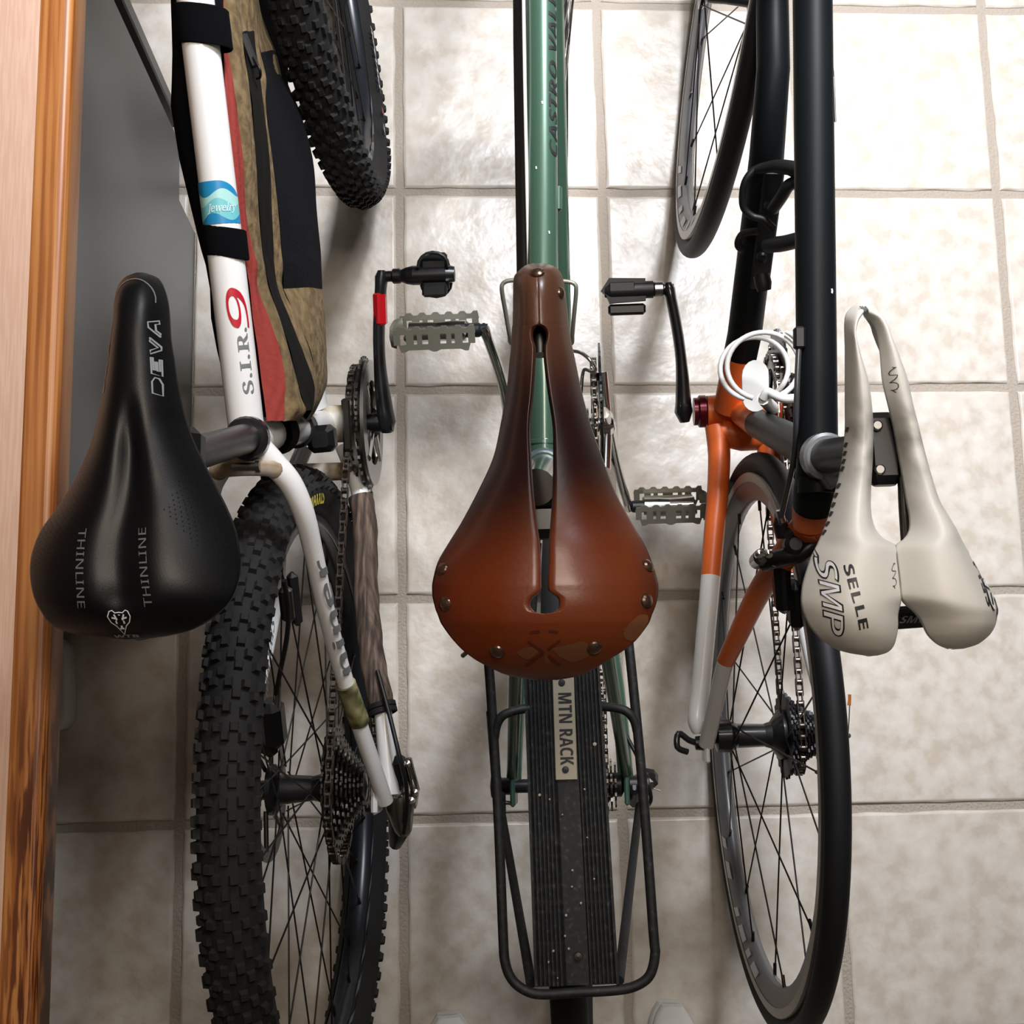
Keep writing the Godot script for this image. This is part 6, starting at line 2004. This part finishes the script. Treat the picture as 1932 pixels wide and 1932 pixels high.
func split_saddle(F: Frame, b: Node3D) -> void:
	var sd := group(b, "saddle")
	# rim lines of the two lobes: row, outer, inner (left) / inner, outer (right), crest height, outer drop, inner drop
	var left := [[574, 1618, 1632, 0.928, 0.002, 0.002], [577, 1611, 1634, 0.938, 0.010, 0.004], [582, 1604, 1633, 0.945, 0.016, 0.008], [590, 1597, 1630, 0.951, 0.020, 0.012], [600, 1593.5, 1622, 0.955, 0.022, 0.013], [612, 1593, 1616, 0.957, 0.022, 0.014], [628, 1593.5, 1612, 0.959, 0.022, 0.014], [645, 1594, 1616, 0.960, 0.022, 0.014], [668, 1594, 1623, 0.960, 0.022, 0.014], [715, 1594, 1638, 0.959, 0.022, 0.015], [762, 1594, 1645, 0.957, 0.022, 0.015], [805, 1594, 1648, 0.955, 0.022, 0.016], [852, 1590, 1647.5, 0.954, 0.023, 0.016], [900, 1582, 1645, 0.956, 0.026, 0.017], [945, 1570, 1643, 0.961, 0.029, 0.019], [975, 1562, 1645, 0.966, 0.031, 0.020], [1000, 1553, 1653, 0.970, 0.033, 0.022], [1012, 1548, 1663, 0.972, 0.034, 0.022], [1021, 1544, 1675, 0.973, 0.035, 0.021], [1028, 1541, 1690, 0.974, 0.035, 0.020], [1050, 1530, 1692, 0.976, 0.036, 0.019], [1100, 1514, 1698, 0.979, 0.036, 0.018], [1130, 1510.5, 1701, 0.980, 0.034, 0.019], [1142, 1511.5, 1699, 0.980, 0.033, 0.022], [1160, 1517, 1695, 0.979, 0.031, 0.022], [1180, 1527, 1695, 0.976, 0.027, 0.021], [1200, 1543, 1692, 0.971, 0.022, 0.018], [1215, 1562, 1688, 0.965, 0.017, 0.015], [1226, 1583, 1681, 0.959, 0.012, 0.011], [1233, 1610, 1670, 0.953, 0.006, 0.006], [1237, 1640, 1655, 0.949, 0.002, 0.002]]
	var right := [[575, 1630, 1644, 0.928, 0.002, 0.002], [579, 1628, 1650, 0.938, 0.004, 0.010], [585, 1628, 1655, 0.945, 0.008, 0.015], [593, 1634, 1661, 0.951, 0.012, 0.018], [600, 1643, 1665, 0.954, 0.013, 0.020], [612, 1651, 1669, 0.957, 0.013, 0.022], [628, 1656, 1675, 0.959, 0.013, 0.022], [645, 1658.5, 1682, 0.960, 0.013, 0.022], [668, 1661, 1693, 0.960, 0.013, 0.023], [715, 1665, 1711, 0.959, 0.014, 0.024], [762, 1676, 1721, 0.957, 0.014, 0.025], [805, 1686, 1731.5, 0.955, 0.014, 0.026], [852, 1694, 1743, 0.954, 0.015, 0.027], [900, 1703, 1756, 0.956, 0.016, 0.029], [945, 1710.5, 1771, 0.961, 0.018, 0.031], [975, 1716, 1789, 0.966, 0.020, 0.033], [1000, 1715, 1805, 0.970, 0.022, 0.034], [1012, 1709, 1811, 0.972, 0.022, 0.035], [1021, 1700, 1816, 0.973, 0.021, 0.036], [1028, 1690, 1820, 0.974, 0.020, 0.036], [1050, 1692, 1831, 0.976, 0.019, 0.036], [1100, 1698, 1859, 0.979, 0.018, 0.036], [1130, 1701, 1877, 0.980, 0.019, 0.034], [1140, 1709, 1880, 0.980, 0.023, 0.033], [1150, 1721, 1883, 0.979, 0.023, 0.032], [1165, 1734, 1881, 0.976, 0.022, 0.028], [1180, 1742, 1878, 0.973, 0.020, 0.024], [1196, 1750, 1869, 0.968, 0.016, 0.018], [1208, 1761, 1856, 0.962, 0.011, 0.012], [1217, 1773, 1842, 0.956, 0.006, 0.007], [1224, 1790, 1818, 0.950, 0.002, 0.002]]
	var soil := FastNoiseLite.new()
	soil.seed = 5; soil.frequency = 0.02; soil.fractal_octaves = 3
	for half in 2:
		var P := Pad.new()
		P.fr = F
		P.rows = left if half == 0 else right
		P.c = 0.5
		P.p = 2.3
		var mb := MB.new()
		var paint := func(y: float, u: float) -> Color:
			# grey scuffs where the thighs rub, round the waist
			var d := (0.35 + 0.65 * soil.get_noise_2d(u * 60.0 + half * 200.0, y * 0.8)) * exp(-pow((y - 835.0) / 85.0, 2.0)) * 0.9
			return Color("d4d2ca").srgb_to_linear().lerp(Color("78756d").srgb_to_linear(), clampf(d * 1.3, 0.0, 0.8))
		P.build(mb, 26, 90, Vector2(0.006, 0.016), Vector2(0.006, 0.016), paint)
		put(sd, "lobe", mb, M.white_leather)
		var spot := func(x, y): return P.spot(x, y, 0.0004)
		# outlined monogram and plain word
		var o := Vector2(1550, 1060) if half == 0 else Vector2(1866, 1150)
		var dv := Vector2(0.12, 1.0) if half == 0 else Vector2(-0.20, -1.0)
		var uv := Vector2(1.0, -0.10) if half == 0 else Vector2(-1.0, 0.12)
		var chart := func(u: float, w: float) -> Vector3:
			var q := o + dv * u + uv * w
			return P.spot(q.x, q.y, 0.0004)
		var lm := MB.new()
		var hgt := 34.0 if half == 0 else 28.0
		for i in 3:
			var mid: float = [14.0, 64.0, 116.0][i]
			var wid: float = [40.0, 52.0, 42.0][i]
			letters(sd, "emblem", "SMP"[i], func(u, w): return chart.call(u + mid, w), wid, hgt, M.dark_print, "Droid Sans", true, 0.45)
			letters(sd, "emblem", "SMP"[i], func(u, w):
				var q: Vector2 = o + dv * (u + mid) + uv * w
				return P.spot(q.x, q.y, 0.0008), wid - 5.0, hgt - 5.0, M.white_print, "Droid Sans", false, 0.45)
		for line in [[[-10, -17], [-22, -14], [-34, -17], [-46, -22]], [[-12, -12], [-26, -9], [-40, -14]]]:
			var pts := []
			for v in line: pts.append(Vector2(v[0] + 14.0, v[1] * hgt / 38.0))
			ribbon(lm, pts, 2.2, chart)
		put(sd, "emblem_tail", lm, M.dark_print)
		var so := Vector2(1601, 1126) if half == 0 else Vector2(1838, 1084)
		var sdv := Vector2(0.26, 1.0) if half == 0 else Vector2(-0.20, -1.0)
		var suv := Vector2(1.0, -0.22) if half == 0 else Vector2(-1.0, 0.18)
		letters(sd, "lettering", "SELLE", func(u, w): return P.spot(so.x + sdv.x * u + suv.x * w, so.y + sdv.y * u + suv.y * w, 0.0004), 122, 17 if half == 0 else 13, M.dark_print)
		# small scribbled signature
		var sm := MB.new()
		var so2 := Vector2(1679, 1086) if half == 0 else Vector2(1676, 716)
		var sl := []
		for i in 26:
			var t := i / 25.0
			sl.append(so2 + Vector2(5.0 * sin(t * 19.0) + t * 3.0 + (1.0 if half == 0 else t * 4.0 - 2.0), (t - 0.5) * 52.0 + 3.0 * cos(t * 23.0)))
		ribbon(sm, sl, 1.3, spot)
		put(sd, "signature", sm, M.dark_print)
		if half == 0:
			# dark marks down the left flank
			var fm := MB.new()
			for i in 11:
				var y: float = [806, 835, 851, 866, 880, 912, 930, 948, 965, 984, 1000][i]
				var e: float = P.val(y)[0] + 3.5
				var e2: float = P.val(y + 10.0)[0] + 3.0
				ribbon(fm, [Vector2(e, y), Vector2(e2 - 1.0, y + 9.0)], 3.2, spot)
			put(sd, "flank_print", fm, M.dark_print)
	# creases at the nose
	for v in [[1626, 1634], [1632, 1637], [1622, 1630]]:
		pipe(sd, "crease", curve([F.px(v[0], 578, 0.946), F.px(v[1], 584, 0.9465), F.px(v[1] + 1, 591, 0.944)], 3), 0.0006, M.grey_print, 5)
	# rails and shell below
	pipe(sd, "rail", curve([F.px(1672, 800, 0.925), F.px(1700, 880, 0.925), F.px(1706, 960, 0.927), F.px(1711, 1030, 0.935), F.px(1720, 1110, 0.945)], 4), 0.0042, M.dark_steel, 8)
	pipe(sd, "rail", curve([F.px(1622, 790, 0.920), F.px(1620, 880, 0.918), F.px(1600, 980, 0.918), F.px(1590, 1080, 0.930)], 4), 0.0042, M.dark_steel, 8)
	var q := [F.px(1690, 1150, 0.930), F.px(1752, 1152, 0.930), F.px(1752, 1172, 0.915), F.px(1690, 1182, 0.915)]
	var cen: Vector3 = (q[0] + q[1] + q[2] + q[3]) / 4.0
	block(sd, "tail_plate", along(cen, Vector3(0.05, -0.9, 1.0)), Vector3(0.050, 0.004, 0.020), 0.001, M.black_gloss)
	letters(sd, "lettering", "SMP", func(u, w): return cen + Vector3(u, 0.0035 + w * 0.6, 0.002 - w * 0.7), 0.018, 0.007, M.silver_print, "Droid Sans", true, 0.3)

func cages(F: Frame, b: Node3D, bb: Vector3, seat: Vector3, d1: Vector3, d2: Vector3) -> void:
	# black cage on the down tube
	var g := group(b, "bottle_cage")
	var h := 0.575
	block(g, "back_plate", along(d1.lerp(d2, 0.62) + Vector3(0.006, 0.024, 0.012), d2 - d1), Vector3(0.022, 0.006, 0.15), 0.002, M.black_plastic)
	pipe(g, "hoop", curve([F.px(1500, 330, h + 0.01), F.px(1462, 312, h + 0.01), F.px(1428, 318, h), F.px(1408, 338, h - 0.005), F.px(1401, 365, h - 0.015), F.px(1403, 392, h - 0.025), F.px(1420, 408, h - 0.03), F.px(1440, 414, h - 0.03), F.px(1460, 432, h - 0.035)], 5), 0.0040, M.black_plastic, 10)
	pipe(g, "arm", curve([F.px(1425, 322, h), F.px(1460, 314, h + 0.012), F.px(1500, 318, h + 0.03), F.px(1520, 322, h + 0.04)], 5), [0.003, 0.004, 0.005, 0.006, 0.0065, 0.007, 0.0075, 0.008, 0.008, 0.008, 0.008, 0.0075, 0.007, 0.007, 0.007, 0.007], M.black_plastic, 10)
	pipe(g, "arm", curve([F.px(1506, 342, h + 0.02), F.px(1488, 350, h + 0.015), F.px(1474, 372, h), F.px(1458, 395, h - 0.02)], 5), 0.0068, M.black_plastic, 10)
	pipe(g, "arm", curve([F.px(1448, 462, h - 0.05), F.px(1475, 460, h - 0.03), F.px(1508, 452, h - 0.01), F.px(1530, 445, h)], 5), 0.0088, M.black_plastic, 10)
	pipe(g, "lower_hoop", curve([F.px(1430, 436, h - 0.05), F.px(1404, 440, h - 0.06), F.px(1394, 452, h - 0.065), F.px(1393, 464, h - 0.07), F.px(1402, 472, h - 0.075)], 5), 0.0042, M.black_plastic, 10)
	pipe(g, "toe", [F.px(1437, 520, h - 0.085), F.px(1440, 535, h - 0.085), F.px(1442, 548, h - 0.088)], [0.0095, 0.0098, 0.008], M.black_plastic, 12)
	for v in [[1453, 388, -0.03], [1438, 486, -0.085]]:
		disc(g, "bolt", F.px(v[0], v[1], h + v[2] + 0.008), Vector3(0, 0.8, 0.5), [Vector2(0.0060, -0.006), Vector2(0.0060, 0.001), Vector2(0.0035, 0.003), Vector2(0.0001, 0.003)], M.worn_black, 12)
	# white cage on the seat tube
	var w := group(b, "bottle_cage")
	var c := F.px(1440, 690, 0.500)
	for k in 2:
		var pts := []
		var r := 0.0395 if k == 0 else 0.0385
		var off := Vector3.ZERO if k == 0 else Vector3(-0.002, -0.055, -0.012)
		for i in 33:
			var a := lerpf(-0.1, TAU * 0.86, i / 32.0) + 0.55
			pts.append(c + off + Vector3(sin(a) * r, 0.004 * sin(a), cos(a) * r * 0.97))
		pipe(w, "hoop", pts, 0.0030, M.white_plastic, 10)
	var tab := MB.new()
	var poly := PackedVector2Array()
	for i in 18:
		var a := TAU * i / 18
		poly.append(Vector2(cos(a) * 0.016, sin(a) * 0.019 + (0.011 if sin(a) > 0 else -0.011)))
	tab.plate(along(F.px(1425, 728, 0.43), Vector3(0.1, 1.0, 0.25), Vector3.FORWARD), poly, 0.003)
	put(w, "stop_tab", tab, M.white_plastic)
	pipe(w, "clip", curve([F.px(1440, 752, 0.50), F.px(1448, 740, 0.505), F.px(1458, 744, 0.505), F.px(1480, 752, 0.505), F.px(1508, 750, 0.505), F.px(1525, 742, 0.505)], 4), 0.0052, M.white_plastic, 10)
	pipe(w, "finger", curve([F.px(1482, 626, 0.51), F.px(1495, 632, 0.51), F.px(1505, 640, 0.51), F.px(1512, 655, 0.51)], 4), [0.0015, 0.002, 0.0025, 0.003, 0.0035, 0.004, 0.0042, 0.0045, 0.0045, 0.0045, 0.0045, 0.0045, 0.0045], M.white_plastic, 10)
	pipe(w, "mount", [F.px(1440, 752, 0.50), F.px(1452, 765, 0.47), F.px(1458, 770, 0.44)], 0.0075, M.white_plastic, 10)
